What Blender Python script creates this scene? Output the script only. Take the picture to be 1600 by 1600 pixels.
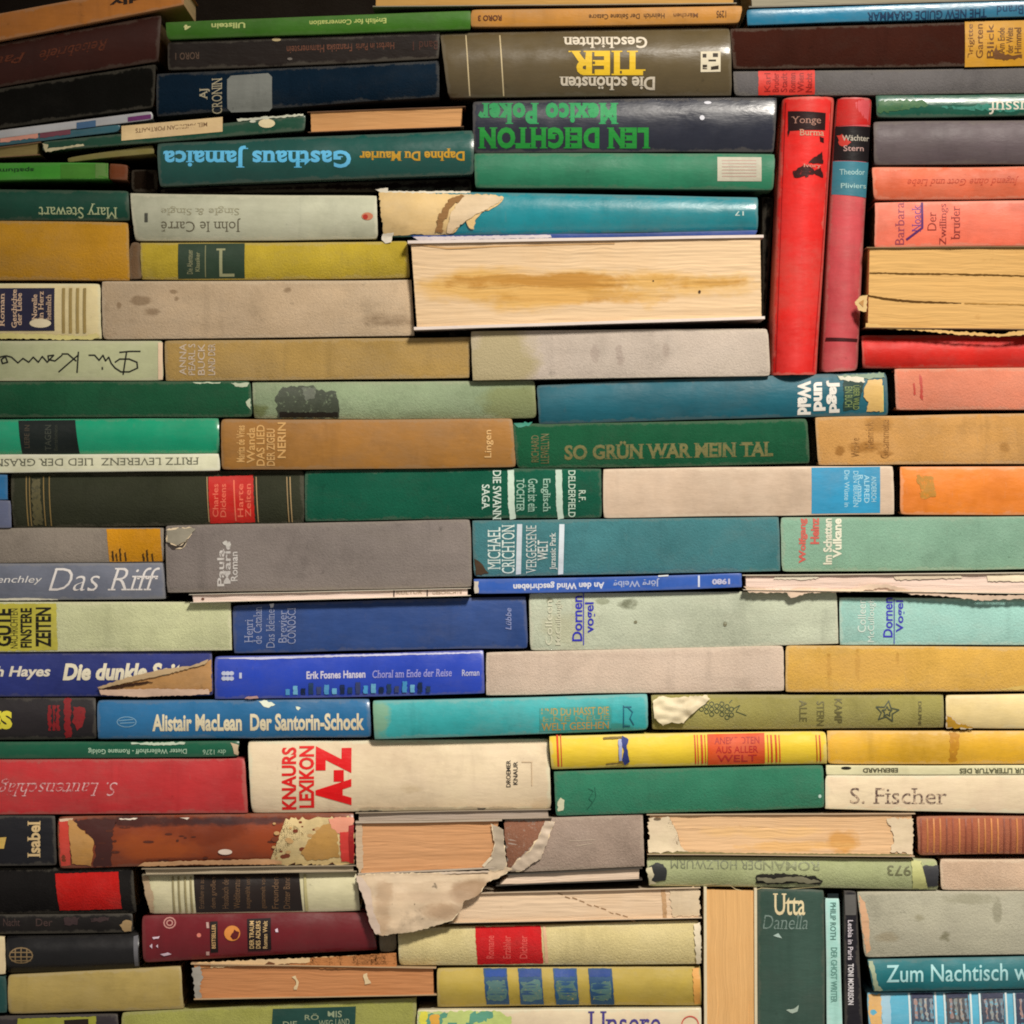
import bpy, bmesh, math, random
from mathutils import Vector, noise

# ------------------------------------------------------------------ set-up
scn = bpy.context.scene
for o in list(bpy.data.objects): bpy.data.objects.remove(o)
MM = 0.001
S = 0.0005                 # one measured unit of the wall = half a millimetre
CAMD = 3.0

cam_d = bpy.data.cameras.new("camera"); cam = bpy.data.objects.new("camera", cam_d)
scn.collection.objects.link(cam)
cam.location = (0, -CAMD, 0); cam.rotation_euler = (math.radians(90), 0, 0)
cam_d.sensor_fit = 'HORIZONTAL'; cam_d.sensor_width = 36
cam_d.lens = 36 * (CAMD - 0.005) / 0.8
cam_d.clip_start = 0.05; cam_d.clip_end = 60
scn.camera = cam

w = bpy.data.worlds.new("World"); scn.world = w; w.use_nodes = True
w.node_tree.nodes["Background"].inputs[0].default_value = (1.0, 0.93, 0.84, 1)
w.node_tree.nodes["Background"].inputs[1].default_value = 0.27

sl = bpy.data.lights.new("lamp", 'SPOT'); so = bpy.data.objects.new("lamp", sl)
scn.collection.objects.link(so)
so.location = (0.58, -1.50, 1.28)
aim = Vector((0.15, 0, -0.13))
so.rotation_euler = (aim - so.location).to_track_quat('-Z', 'Y').to_euler()
sl.energy = 224; sl.color = (1.0, 0.93, 0.83)
sl.spot_size = math.radians(46); sl.spot_blend = 1.0; sl.shadow_soft_size = 0.17

scn.view_settings.view_transform = 'Standard'
scn.view_settings.look = 'None'
scn.view_settings.exposure = 0; scn.view_settings.gamma = 1
scn.view_settings.use_curve_mapping = False
scn.render.engine = 'CYCLES'
scn.cycles.filter_width = 1.9; scn.cycles.max_bounces = 5; scn.cycles.diffuse_bounces = 3; scn.cycles.glossy_bounces = 2

# brightness of the lamp over the wall, raised at top left (5 x 5, rows from the top), used to
# turn a colour seen in the lamp's light into the material colour; top left keeps some dimness painted in
ILL = [[.56, .88, 1.08, 1.18, 1.12], [.68, 1.0, 1.14, 1.25, 1.22], [.76, .98, 1.04, 1.08, 1.06],
       [.79, .92, .86, .90, .91], [.78, .84, .73, .73, .78]]
LAMP = (1.015, 1.0, .95)
def illum(px, py):
    fx = min(max(px/400, 0), 3.999); fy = min(max(py/400, 0), 3.999)
    i, j = int(fy), int(fx); a, b = fy-i, fx-j
    return ((ILL[i][j]*(1-b)+ILL[i][j+1]*b)*(1-a) + (ILL[i+1][j]*(1-b)+ILL[i+1][j+1]*b)*a)
def lin(c): 
    c /= 255.0
    return c/12.92 if c <= .04045 else ((c+.055)/1.055)**2.4
def albedo(rgb, px, py, cap=0.82):
    k = illum(px, py)
    v = [max(0.0015, lin(c)/(k*f)) for c, f in zip(rgb, LAMP)]
    m = max(v)
    if m > cap: v = [x*cap/m for x in v]
    return v

# ------------------------------------------------------------------ materials
NT = 0
def mat(col, kind='cloth', rng=None, L=None, h=None, wear=0.5, wearcol=None, under=None, uw=0.0,
        stain=0.35, lines='x', var=1.0, soak=()):
    """procedural material; col is a linear base colour"""
    global NT; NT += 1
    rng = rng or random
    m = bpy.data.materials.new(kind + "_surface"); m.use_nodes = True
    nt = m.node_tree; N = nt.nodes; K = nt.links
    N.clear()
    out = N.new('ShaderNodeOutputMaterial'); bs = N.new('ShaderNodeBsdfPrincipled')
    K.new(bs.outputs[0], out.inputs[0])
    tc = N.new('ShaderNodeTexCoord'); tc0 = tc
    seed = (rng.uniform(-50, 50), rng.uniform(-50, 50), rng.uniform(-50, 50))
    def mapped(sx, sy, sz):
        mp = N.new('ShaderNodeMapping'); mp.inputs['Location'].default_value = seed
        mp.inputs['Scale'].default_value = (sx, sy, sz); K.new(tc.outputs['Object'], mp.inputs[0]); return mp.outputs[0]
    def nz(vec, scale, det=4, rough=.6, lo=.3, hi=.7, to0=0., to1=1.):
        n = N.new('ShaderNodeTexNoise'); n.inputs['Scale'].default_value = scale
        n.inputs['Detail'].default_value = det; n.inputs['Roughness'].default_value = rough
        K.new(vec, n.inputs['Vector'])
        r = N.new('ShaderNodeMapRange'); r.inputs[1].default_value = lo; r.inputs[2].default_value = hi
        r.inputs[3].default_value = to0; r.inputs[4].default_value = to1
        K.new(n.outputs[0], r.inputs[0]); return r.outputs[0]
    def mix(a, b, f, mode='MIX'):
        x = N.new('ShaderNodeMix'); x.data_type = 'RGBA'; x.blend_type = mode
        for s, v in ((6, a), (7, b), (0, f)):
            if hasattr(v, 'links'): K.new(v, x.inputs[s])
            elif s == 0: x.inputs[0].default_value = v
            else: x.inputs[s].default_value = (*v[:3], 1)
        return x.outputs[2]
    def mul(a, f):
        q = N.new('ShaderNodeMath'); q.operation = 'MULTIPLY'; K.new(a, q.inputs[0])
        if hasattr(f, 'links'): K.new(f, q.inputs[1])
        else: q.inputs[1].default_value = f
        return q.outputs[0]
    iso = mapped(1, 1, 1)
    g = sum(col)/3
    lite = [min(.9, c*1.20 + .001) for c in col]; dark = [c*.70 for c in col]
    dust = [c*.55 + d*(g*1.15+.035)*.55 for c, d in zip(col, (.62, .55, .44))]
    fade = [c*.92 + g*.13 + .002 for c in col]
    if kind in ('pages',):
        wn = N.new('ShaderNodeTexNoise'); wn.inputs['Scale'].default_value = 22; wn.inputs['Detail'].default_value = 3
        K.new(tc.outputs['Object'], wn.inputs['Vector'])
        wv = N.new('ShaderNodeVectorMath'); wv.operation = 'MULTIPLY_ADD'; wv.inputs[1].default_value = (.010, 0, .010)
        K.new(wn.outputs['Color'], wv.inputs[0]); K.new(tc.outputs['Object'], wv.inputs[2])
        class _T: outputs = {'Object': wv.outputs[0]}
        tc0, tc = tc, _T
        sx, sz = ((1.5, 620), (620, 1.5))[lines == 'z']
        s1 = mapped(sx*2, 1, sz if lines == 'x' else sz*2)
        base = mix([c*.88 for c in col], [min(.92, c*1.07) for c in col], nz(s1, 1.0, 3, .6, .3, .7))
        sx2, sz2 = ((4, 130), (130, 4))[lines == 'z']
        base = mix(base, [c*.72 for c in col], mul(nz(mapped(sx2, 1, sz2), 1.0, 4, .6, .58, .76), .38))
        base = mix(base, [col[0]*.88, col[1]*.79, col[2]*.66], mul(nz(iso, 14, 6, .7, .50, .74), .42))
        base = mix(base, [col[0]*.6, col[1]*.46, col[2]*.30], mul(nz(iso, 55, 5, .7, .64, .76), .5*stain*2))
        hgt = nz(s1, 1.0, 3, .6, .3, .7); bump_s, bump_d = .40, .0005
        rough = .85
    else:
        base = mix(dark, lite, mul(nz(iso, 9, 7, .66, .32, .68), 1.0))
        if var < 1: base = mix(col, base, var)
        base = mix(base, fade, mul(nz(iso, 34, 6, .68, .45, .72), .60*var))
        base = mix(base, dust, mul(nz(mapped(.7, 1, 1.3), 16, 7, .74, .50, .74), .55*var))
        base = mix(base, dust, mul(nz(mapped(1.6, 1, .35), 150, 3, .6, .66, .72), .35*wear))
        base = mix(base, [c*.6 for c in col], mul(nz(mapped(1.5, 1, .16), 42, 4, .6, .58, .74), .38*var))
        sx, sz = ((5, 85), (85, 5))[lines == 'z']
        base = mix(base, [c*.70 for c in col], mul(nz(mapped(sx, 1, sz), 1.0, 5, .65, .52, .76), .40*var))
        if stain:
            sc = [c*.42 + q for c, q in zip(col, (.002, .0015, .001))]
            base = mix(base, sc, mul(nz(iso, 21, 6, .72, .54, .76), stain*1.1))
            base = mix(base, [c*.35 + .001 for c in col], mul(nz(iso, 120, 4, .6, .68, .76), stain*1.2))
        base = mix(base, [c*.7+.30*max(g, .06) for c in col], mul(nz(mapped(60, 1, 210), 1.0, 4, .7, .67, .78), .35*wear))
        if L:
            uv = N.new('ShaderNodeUVMap'); uv.uv_map = 'spine'
            sp = N.new('ShaderNodeSeparateXYZ'); K.new(uv.outputs[0], sp.inputs[0])
            def m2(op, a, b=None):
                q = N.new('ShaderNodeMath'); q.operation = op
                for s, v in ((0, a), (1, b)):
                    if v is None: continue
                    if hasattr(v, 'links'): K.new(v, q.inputs[s])
                    else: q.inputs[s].default_value = v
                return q.outputs[0]
            du = m2('MINIMUM', sp.outputs[0], m2('SUBTRACT', L, sp.outputs[0]))
            dv = m2('MINIMUM', sp.outputs[1], m2('SUBTRACT', h, sp.outputs[1]))
            d = m2('MINIMUM', du, dv)
            jit = nz(iso, 60, 7, .78, .3, .74, 0.0, .0052)
            wr = N.new('ShaderNodeMapRange'); wr.inputs[1].default_value = 0; wr.inputs[2].default_value = .0014
            wr.inputs[3].default_value = 1; wr.inputs[4].default_value = 0
            K.new(m2('SUBTRACT', d, m2('SUBTRACT', jit, .0012)), wr.inputs[0])
            wc = wearcol or [min(.72, c*.62 + q*max(.07, g*.55)) for c, q in zip(col, (.95, .85, .66))]
            base = mix(base, wc, mul(wr.outputs[0], wear))
        if under is not None:
            base = mix(base, under, mul(nz(iso, 330, 5, .75, .66-.30*uw, .80-.30*uw), (.72 if uw < .3 else .9) if uw > 0 else 0.0))
        if kind == 'cloth':
            base = mix(base, [c*.80 for c in col], mul(nz(mapped(1, 1, 1), 820, 2, .6, .50, .66), .26)); base = mix(base, lite, mul(nz(mapped(1.3, 1, .8), 560, 2, .6, .54, .70), .26))
            hgt = nz(iso, 620, 4, .65, .3, .7); bump_s, bump_d = .55, .0006; rough = .82
        elif kind == 'gloss':
            hgt = nz(mapped(30, 1, 90), 1.0, 4, .6, .3, .7); bump_s, bump_d = .25, .0007; rough = .27
        else:
            hgt = nz(mapped(60, 1, 160), 1.0, 5, .65, .3, .7); bump_s, bump_d = .30, .0006; rough = .50
    if soak:
        so_ = N.new('ShaderNodeSeparateXYZ'); K.new(tc0.outputs['Object'], so_.inputs[0])
        def mm(op, a, b=None):
            q = N.new('ShaderNodeMath'); q.operation = op
            for i_, v_ in ((0, a), (1, b)):
                if v_ is None: continue
                if hasattr(v_, 'links'): K.new(v_, q.inputs[i_])
                else: q.inputs[i_].default_value = v_
            return q.outputs[0]
        for xc, zc, rx, rz, sc, st in soak:
            ax = mm('DIVIDE', mm('SUBTRACT', so_.outputs[0], xc), rx); az = mm('DIVIDE', mm('SUBTRACT', so_.outputs[2], zc), rz)
            d2 = mm('ADD', mm('MULTIPLY', ax, ax), mm('MULTIPLY', az, az))
            ns = nz(mapped(.55, 1, 1), min(160, .5/max(.002, min(rx, rz*2))), 5, .68, .3, .7, -1.0, 1.0)
            mk = N.new('ShaderNodeMapRange'); mk.inputs[1].default_value = -.15; mk.inputs[2].default_value = .75
            K.new(mm('ADD', mm('SUBTRACT', 1.0, d2), ns), mk.inputs[0])
            base = mix(base, sc, mul(mk.outputs[0], st))
    K.new(base, bs.inputs['Base Color'])
    rr = nz(iso, 40, 4, .6, .3, .7, rough-.08, min(1, rough+.12)); K.new(rr, bs.inputs['Roughness'])
    bs.inputs['Specular IOR Level'].default_value = {'gloss': .5, 'paper': .24}.get(kind, .05)
    bp = N.new('ShaderNodeBump'); bp.inputs['Strength'].default_value = bump_s; bp.inputs['Distance'].default_value = bump_d
    K.new(hgt, bp.inputs['Height']); K.new(bp.outputs[0], bs.inputs['Normal'])
    return m

# ------------------------------------------------------------------ mesh helpers
def link(name, me, m, parent=None, loc=(0, 0, 0)):
    o = bpy.data.objects.new(name, me); scn.collection.objects.link(o)
    o.location = loc
    if m: me.materials.append(m)
    if parent: o.parent = parent
    return o

def finish(bm, smooth=True, ang=38):
    bmesh.ops.recalc_face_normals(bm, faces=bm.faces)
    for f in bm.faces: f.smooth = smooth
    for e in bm.edges:
        if len(e.link_faces) == 2 and e.calc_face_angle(0) > math.radians(ang): e.smooth = False
    me = bpy.data.meshes.new("mesh"); bm.to_mesh(me); bm.free()
    return me

def text_mesh(s, bold=0.0, shear=0.0, serif=False, spacing=1.0):
    cu = bpy.data.curves.new("lettering", 'FONT'); cu.body = s; cu.size = 1
    cu.offset = bold; cu.shear = shear; cu.space_character = spacing; cu.resolution_u = 3
    cu.space_line = .92; cu.align_x = 'CENTER'
    o = bpy.data.objects.new("lettering", cu)
    me = bpy.data.meshes.new_from_object(o)
    bpy.data.objects.remove(o); bpy.data.curves.remove(cu)
    bm = bmesh.new(); bm.from_mesh(me); bpy.data.meshes.remove(me)
    bmesh.ops.remove_doubles(bm, verts=bm.verts, dist=1e-5)
    if serif:
        rects = []
        for e in bm.edges:
            if len(e.link_faces) != 1: continue
            a, b = e.verts[0].co, e.verts[1].co
            if abs(a.y-b.y) > .004: continue
            le = abs(a.x-b.x)
            if not .04 < le < .19+2*bold: continue
            up = e.link_faces[0].calc_center_median().y > a.y
            x0, x1 = min(a.x, b.x), max(a.x, b.x); y = a.y; t = .045 if up else -.045; q = .075
            rects += [(x0-q, y, x0, y+t), (x1, y, x1+q, y+t)]
        for x0, y0, x1, y1 in rects:
            bm.faces.new([bm.verts.new((x0, y0, 0)), bm.verts.new((x1, y0, 0)), bm.verts.new((x1, y1, 0)), bm.verts.new((x0, y1, 0))])
    return bm

# ------------------------------------------------------------------ a book
BOOKS = []
class Book:
    def __init__(s, name, label, quad, col, p=5, bulge=1.2, k='cloth', D=140, t=2.4, rc=.45, seed=None, face='spine',
                 wear=.7, stain=.35, stand=False, pagecol=None, yaw=None, cat='book', wearcol=None, var=1.0, hidepages=False, soak=()):
        s.rng = random.Random(hash_s(label)); r = s.rng
        q = [Vector((quad[i], quad[i+1])) for i in range(0, 8, 2)]
        ctr = sum(q, Vector((0, 0)))/4
        e = -.5                                    # grows slightly into the neighbours, narrowing the dark gaps
        s.px = ctr
        TL, TR, BR, BL = q
        TL = TL+Vector((e, e)); TR = TR+Vector((-e, e)); BR = BR+Vector((-e, -e)); BL = BL+Vector((e, -e))
        s.q = (BL, TL, TR, BR) if stand else (TL, TR, BR, BL)
        base = (BL+BR)/2
        s.o = Vector(((base.x-800)*S, 0, (800-base.y)*S))
        s.root = bpy.data.objects.new(name, None); scn.collection.objects.link(s.root)
        s.root.location = s.o; s.root.empty_display_size = .02
        s.root['label'] = label; s.root['category'] = cat; s.root['group'] = 'books stacked up in the wall of books'
        s.p = (p if p < 2 else 5+.6*(p-5) if p < 8 else 5+1.35*(p-5))*MM; s.bulge = (bulge if bulge < 1.5 else bulge*1.5)*MM; s.D = D*MM; s.thk = t*MM; s.rc = rc*MM
        s.L = ((s.q[1]-s.q[0]).length+(s.q[2]-s.q[3]).length)/2*S
        s.h = ((s.q[3]-s.q[0]).length+(s.q[2]-s.q[1]).length)/2*S
        s.rc = min(s.rc, s.h*.3); s.thk = min(s.thk, s.h*.22)
        s.yaw = (r.uniform(-1.2, 1.2) if yaw is None else yaw)*MM
        s.seed = r.uniform(0, 900); s.stand = stand
        s.slope = ((q[1].y-q[0].y)/(q[1].x-q[0].x) + (q[2].y-q[3].y)/(q[2].x-q[3].x))/2
        s.col = albedo(col, min(max(ctr.x, 0), 1600), min(max(ctr.y, 0), 1600))
        s.k = k; s.cap = .6*MM; s.face = face; s.npatch = 0
        sk = [((x-800)*S-s.o.x, (800-y)*S-s.o.z, rx*S, ry*S, albedo(c, x, y), st) for x, y, rx, ry, c, st in soak]
        pc = albedo(pagecol or (205, 170, 115), ctr.x, ctr.y); pc = [pc[0]*.97, pc[1]*1.01, pc[2]*1.20]
        lines = 'z' if stand else 'x'
        s.cover_m = mat(s.col, k, r, s.L, s.h, wear=wear, stain=stain, lines=lines, wearcol=wearcol, var=var, soak=sk if face == 'spine' else ())
        s.page_m = mat(pc, 'pages', r, lines=lines, stain=stain, soak=sk if face != 'spine' else ())
        if face == 'spine':
            s.cover = s.build_spine()
            if not hidepages: s.pages = s.build_pages(3*MM, s.thk+.0003, s.p*-1+s.bulge+s.thk+.004)
        else:
            s.cap = 0
            s.cover = s.build_spine(back=True)
            s.pages = s.build_fore()
        BOOKS.append((label, q))
    # (u, v) -> wall units
    def uv(s, u, v):
        a, b, c, d = s.q
        return a*(1-u)*(1-v)+b*u*(1-v)+c*u*v+d*(1-u)*v
    def wpt(s, P, y):                            # wall units + depth -> local metres
        return Vector(((P.x-800)*S-s.o.x, y, (800-P.y)*S-s.o.z))
    def inv(s, P):
        u = v = .5; a, b, c, d = s.q
        for _ in range(5):
            F = s.uv(u, v)-P
            du = (b-a)*(1-v)+(c-d)*v; dv = (d-a)*(1-u)+(c-b)*u
            det = du.x*dv.y-du.y*dv.x
            u -= (F.x*dv.y-F.y*dv.x)/det; v -= (du.x*F.y-du.y*F.x)/det
        return u, v
    def fy(s, u, v):                             # depth of the face turned to the viewer
        u = min(max(u, 0), 1); v = min(max(v, 0), 1)
        d = min(u, 1-u)*s.L
        y = -s.p + s.bulge*(2*v-1)**2 + s.yaw*(u-.5)
        y += s.cap*math.exp(-d/.0018)
        y += .00035*noise.noise(Vector((u*s.L*22+s.seed, v*s.h*30, 0)))
        y += .00018*noise.noise(Vector((u*s.L*90+s.seed, v*s.h*90, 7)))
        return y
    def us(s, n):
        L = s.L; e = [0, .0008/L, .002/L, .004/L, .008/L]
        m = [.012/L+(1-.024/L)*i/n for i in range(n+1)]
        return e+m+[1-x for x in reversed(e)]
    def build_spine(s, back=False):
        bm = bmesh.new(); uvl = bm.loops.layers.uv.new('spine')
        h, rc, t = s.h, s.rc, s.thk
        prof = [(0, None), (0, rc+.02), (0, rc+.004), (0, rc)]
        for a in (30, 60): prof.append(((rc-rc*math.cos(math.radians(a)))/h, rc-rc*math.sin(math.radians(a))))
        n = 14 if s.bulge > .0015 else 8
        f0 = rc/h
        for i in range(n+1): prof.append((f0+(1-2*f0)*i/n, 0))
        for a in (60, 30): prof.append((1-(rc-rc*math.cos(math.radians(a)))/h, rc-rc*math.sin(math.radians(a))))
        prof += [(1, rc), (1, rc+.004), (1, rc+.02), (1, None)]
        us = s.us(max(6, min(26, int(s.L/.012))))
        if back: prof = [(0, s.D), (0, .05), (0, 0), ] ; 
        rows_o, rows_i = [], []; bow = s.rng.uniform(-1.6, 1.6); cr = [s.rng.uniform(.05, 1.0) for _ in range(4)]
        if back:                                  # boards above and below, spine at the far side
            prof = [(0, .0), (0, .04), (0, .10), (0, s.D), (.25, s.D+.002), (.5, s.D+.003), (.75, s.D+.002), (1, s.D), (1, .10), (1, .04), (1, 0)]
            th = s.thk/h
            for u in us:
                ro, ri = [], []
                for v, dy in prof:
                    wob = .6*noise.noise(Vector((u*s.L*14+s.seed, v*9, dy*9)))
                    y = -s.p-.0025+dy + .0008*noise.noise(Vector((u*s.L*60+s.seed, v*5, 3))) if dy < .05 else -s.p+dy
                    P = s.uv(u, v)+Vector((0, wob if dy < .05 else 0)) if not s.stand else s.uv(u, v)
                    ro.append(bm.verts.new(s.wpt(P, y)))
                    vi = th+(1-2*th)*v
                    P = s.uv(u, vi)+Vector((0, wob if dy < .05 else 0)) if not s.stand else s.uv(u, vi)
                    ri.append(bm.verts.new(s.wpt(P, min(y, s.D-s.p-.001))))
                rows_o.append(ro); rows_i.append(ri)
        else:
            for u in us:
                ro, ri = [], []
                wob = .75*noise.noise(Vector((u*s.L*16+s.seed, 2, 2))); wob2 = .75*noise.noise(Vector((u*s.L*16+s.seed, 9, 2)))
                for v, dy in prof:
                    y = s.D if dy is None else s.fy(u, v)+dy
                    if dy is None: y += .0
                    e0 = min(u, 1-u)*s.L; sg = 1 if u < .5 else -1
                    dv = min(v, 1-v)*h; cw = cr[(u > .5)*2+(v > .5)]
                    uu = u+sg*math.exp(-e0/.0012)*(.0012*cw*math.exp(-dv/.0016)+.0005*max(0, noise.noise(Vector((sg*3+s.seed, v*h*260, 1)))))/s.L
                    vv = v+(1 if v < .5 else -1)*.0010*cw*math.exp(-e0/.0018)*math.exp(-dv/.0018)/h
                    wq = wob*(1-v)+wob2*v+bow*(4*u*(1-u)-.6); sh = Vector((0, wq)) if not s.stand else Vector((wq, 0))
                    P = s.uv(uu, vv)+sh
                    ro.append(bm.verts.new(s.wpt(P, y)))
                    vi = t/h+(1-2*t/h)*v
                    ri.append(bm.verts.new(s.wpt(s.uv(uu, vi)+sh, y if dy is None else y+t)))
                rows_o.append(ro); rows_i.append(ri)
        nn = len(prof)
        uvs = {}
        for i, u in enumerate(us):
            for j, (v, dy) in enumerate(prof):
                uvs[rows_o[i][j]] = uvs[rows_i[i][j]] = (u*s.L, v*s.h)
        F = bm.faces.new
        for i in range(len(us)-1):
            for j in range(nn-1):
                F((rows_o[i][j], rows_o[i+1][j], rows_o[i+1][j+1], rows_o[i][j+1]))
                F((rows_i[i][j], rows_i[i][j+1], rows_i[i+1][j+1], rows_i[i+1][j]))
            for j in (0, nn-1): F((rows_o[i][j], rows_i[i][j], rows_i[i+1][j], rows_o[i+1][j]))
        for i in (0, len(us)-1):
            for j in range(nn-1): F((rows_o[i][j], rows_o[i][j+1], rows_i[i][j+1], rows_i[i][j]))
        for f in bm.faces:
            for l in f.loops: l[uvl].uv = uvs[l.vert]
        return link('cover', finish(bm), s.cover_m, s.root)
    def build_pages(s, inset, th, y0):
        bm = bmesh.new()
        iu = min(.2, inset/s.L); iv = min(.45, th/s.h)
        us = [iu+(1-2*iu)*i/4 for i in range(5)]; R = []
        for u in us:
            R.append([bm.verts.new(s.wpt(s.uv(u, v), y)) for v, y in ((iv, y0), (iv, s.D-.004), (1-iv, s.D-.004), (1-iv, y0))])
        for i in range(4):
            for j in range(4):
                bm.faces.new((R[i][j], R[i+1][j], R[i+1][(j+1) % 4], R[i][(j+1) % 4]))
        bm.faces.new(R[0]); bm.faces.new(R[-1])
        return link('page_block', finish(bm, False), s.page_m, s.root)
    def build_fore(s):
        bm = bmesh.new(); r = s.rng
        iv = s.thk/s.h*1.02; n = max(8, int(s.h/.0009))
        us = s.us(max(8, int(s.L/.008))); R = []
        ins = .0025/s.L
        jit = [r.uniform(-.00010, .00010) for _ in range(n+1)]
        j = 0
        while j <= n:                              # pages stand out in clumps
            m_ = r.randint(3, 14); q_ = r.uniform(-.00035, .00035)
            for i_ in range(j, min(n+1, j+m_)): jit[i_] += q_
            j += m_
        lj = [r.uniform(-.00014, .00014)/s.L for _ in range(n+1)]
        for u0 in us:
            row = []
            for j in range(n+1):
                v = iv+(1-2*iv)*j/n
                u = ins+(1-2*ins)*u0
                if u0 == 0: u += lj[j]
                if u0 == 1: u -= lj[j]
                y = s.fy(u, v)+jit[j]*(.5+1.3*noise.noise(Vector((u*s.L*13+s.seed, j*.13, 2))))+.0005*noise.noise(Vector((u*s.L*60+s.seed, v*40, 5)))
                row.append(bm.verts.new(s.wpt(s.uv(u, v), y)))
            R.append(row)
        B = [[bm.verts.new(s.wpt(s.uv(ins+(1-2*ins)*u, v), s.D-s.p-.003)) for v in (iv, 1-iv)] for u in us]
        F = bm.faces.new; m = len(us)
        for i in range(m-1):
            for j in range(n): F((R[i][j], R[i+1][j], R[i+1][j+1], R[i][j+1]))
            F((R[i][0], B[i][0], B[i+1][0], R[i+1][0])); F((R[i][n], R[i+1][n], B[i+1][1], B[i][1]))
            F((B[i][0], B[i][1], B[i+1][1], B[i+1][0]))
        F([R[0][j] for j in range(n+1)]+[B[0][1], B[0][0]])
        F([R[-1][j] for j in reversed(range(n+1))]+[B[-1][0], B[-1][1]])
        return link('page_block', finish(bm, True, 50), s.page_m, s.root)
    # ---- things printed on or glued to the face
    def _project(s, bm, off, crumple=0, cs=60, lift=None):
        for v in bm.verts:
            P = Vector((v.co.x, v.co.y)); u, w_ = s.inv(P)
            y = s.fy(u, w_)-off
            if crumple: y -= crumple*(.55+.9*noise.noise(Vector((P.x*S*cs+s.seed, P.y*S*cs*1.6, 3))))
            if lift: y -= lift(P)
            v.co = s.wpt(P, y)
    def _slice(s, bm, gx, gy):
        xs = [v.co.x for v in bm.verts]; ys = [v.co.y for v in bm.verts]
        for lo, hi, g, ax in ((min(xs), max(xs), gx, (1, 0, 0)), (min(ys), max(ys), gy, (0, 1, 0))):
            x = lo+g
            while x < hi-.2*g:
                bmesh.ops.bisect_plane(bm, geom=bm.verts[:]+bm.edges[:]+bm.faces[:], dist=1e-5, plane_co=(x*ax[0], x*ax[1], 0), plane_no=ax)
                x += g
    def _off(s):
        s.npatch += 1
        return (.22+.045*s.npatch)*MM
    def patch(s, pts, col, name='spine_label', k='paper', jag=0, crumple=0, off=None, parent=None, wear=.3, stain=.3, uw=0.0, lift=None,
              cs=60, thick=0, lines='x', var=1.0, fibre=None, soak=()):
        if fibre is None and name in ('torn_cover', 'torn_corner') and off is not None: fibre = (214, 194, 160)
        if len(pts) == 4 and not hasattr(pts[0], '__len__'):
            x0, y0, x1, y1 = pts; xc = (x0+x1)/2; sl = 0 if s.stand else s.slope
            pts = [(x0, y0+sl*(x0-xc)), (x1, y0+sl*(x1-xc)), (x1, y1+sl*(x1-xc)), (x0, y1+sl*(x0-xc))]
        loops = pts if hasattr(pts[0][0], '__len__') else [pts]
        if len(loops) > 1 and len(loops) <= 3 and name in ('stain', 'nick', 'water_stain'):
            return [s.patch(q, col, name, k, jag, crumple, off, parent, wear, stain, uw, lift, cs, thick, lines, var) for q in loops][0]
        bm = bmesh.new(); r = s.rng; cx = cy = n = 0
        for pp in loops:
            if jag:
                q = []
                for i, a in enumerate(pp):
                    b = pp[(i+1) % len(pp)]; d = math.hypot(b[0]-a[0], b[1]-a[1]); m = max(1, int(d/3.5))
                    for j in range(m):
                        f = j/m; q.append((a[0]+(b[0]-a[0])*f+r.uniform(-jag, jag)*(j > 0), a[1]+(b[1]-a[1])*f+r.uniform(-jag, jag)*(j > 0)))
                pp = q
            vs = [bm.verts.new((x, y, 0)) for x, y in pp]
            bm.faces.new(vs)
            cx += sum(x for x, y in pp)/len(pp); cy += sum(y for x, y in pp)/len(pp); n += 1
        cx /= n; cy /= n
        bmesh.ops.triangulate(bm, faces=bm.faces[:])
        keep = [list(pp) for pp in loops]
        g = 5 if crumple or lift else 60; hh = s.h/S
        gy = max(4, hh/12) if not s.stand else 60
        gx = g if not s.stand else max(4, hh/12)
        if crumple or lift: gx = gy = 3.2
        s._slice(bm, gx, gy)
        s._project(bm, (s._off() if off is None else off*MM), crumple*MM, cs, lift)
        if thick: bmesh.ops.solidify(bm, geom=bm.faces[:], thickness=thick*MM)
        me = finish(bm, True, 60)
        c = albedo(col, min(max(cx, 0), 1600), min(max(cy, 0), 1600))
        sk = [((x-800)*S-s.o.x, (800-y)*S-s.o.z, rx*S, ry*S, albedo(q, x, y), st) for x, y, rx, ry, q, st in soak]
        m = mat(c, k, s.rng, wear=wear, stain=stain, under=s.col if uw else None, uw=uw, lines=lines, var=var, soak=sk)
        o = link(name, me, m, s.root)
        if parent: o.parent = parent
        if fibre:
            q0 = keep[0]; area = sum(a[0]*b_[1]-b_[0]*a[1] for a, b_ in zip(q0, q0[1:]+q0[:1])); sg = 1 if area > 0 else -1
            q = []
            for i in range(len(q0)):
                a, b_, c_ = q0[i-1], q0[i], q0[(i+1) % len(q0)]
                dx, dy = c_[0]-a[0], c_[1]-a[1]; l_ = math.hypot(dx, dy) or 1; w_ = r.uniform(.1, 1.5)
                q.append((b_[0]+dy/l_*w_*sg, b_[1]-dx/l_*w_*sg))
            s.patch(q, fibre, 'torn_fibre', 'pages', max(jag, .9), crumple, off-.12, o, 0, .15, 0, lift, cs, fibre=0)
        return o
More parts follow.
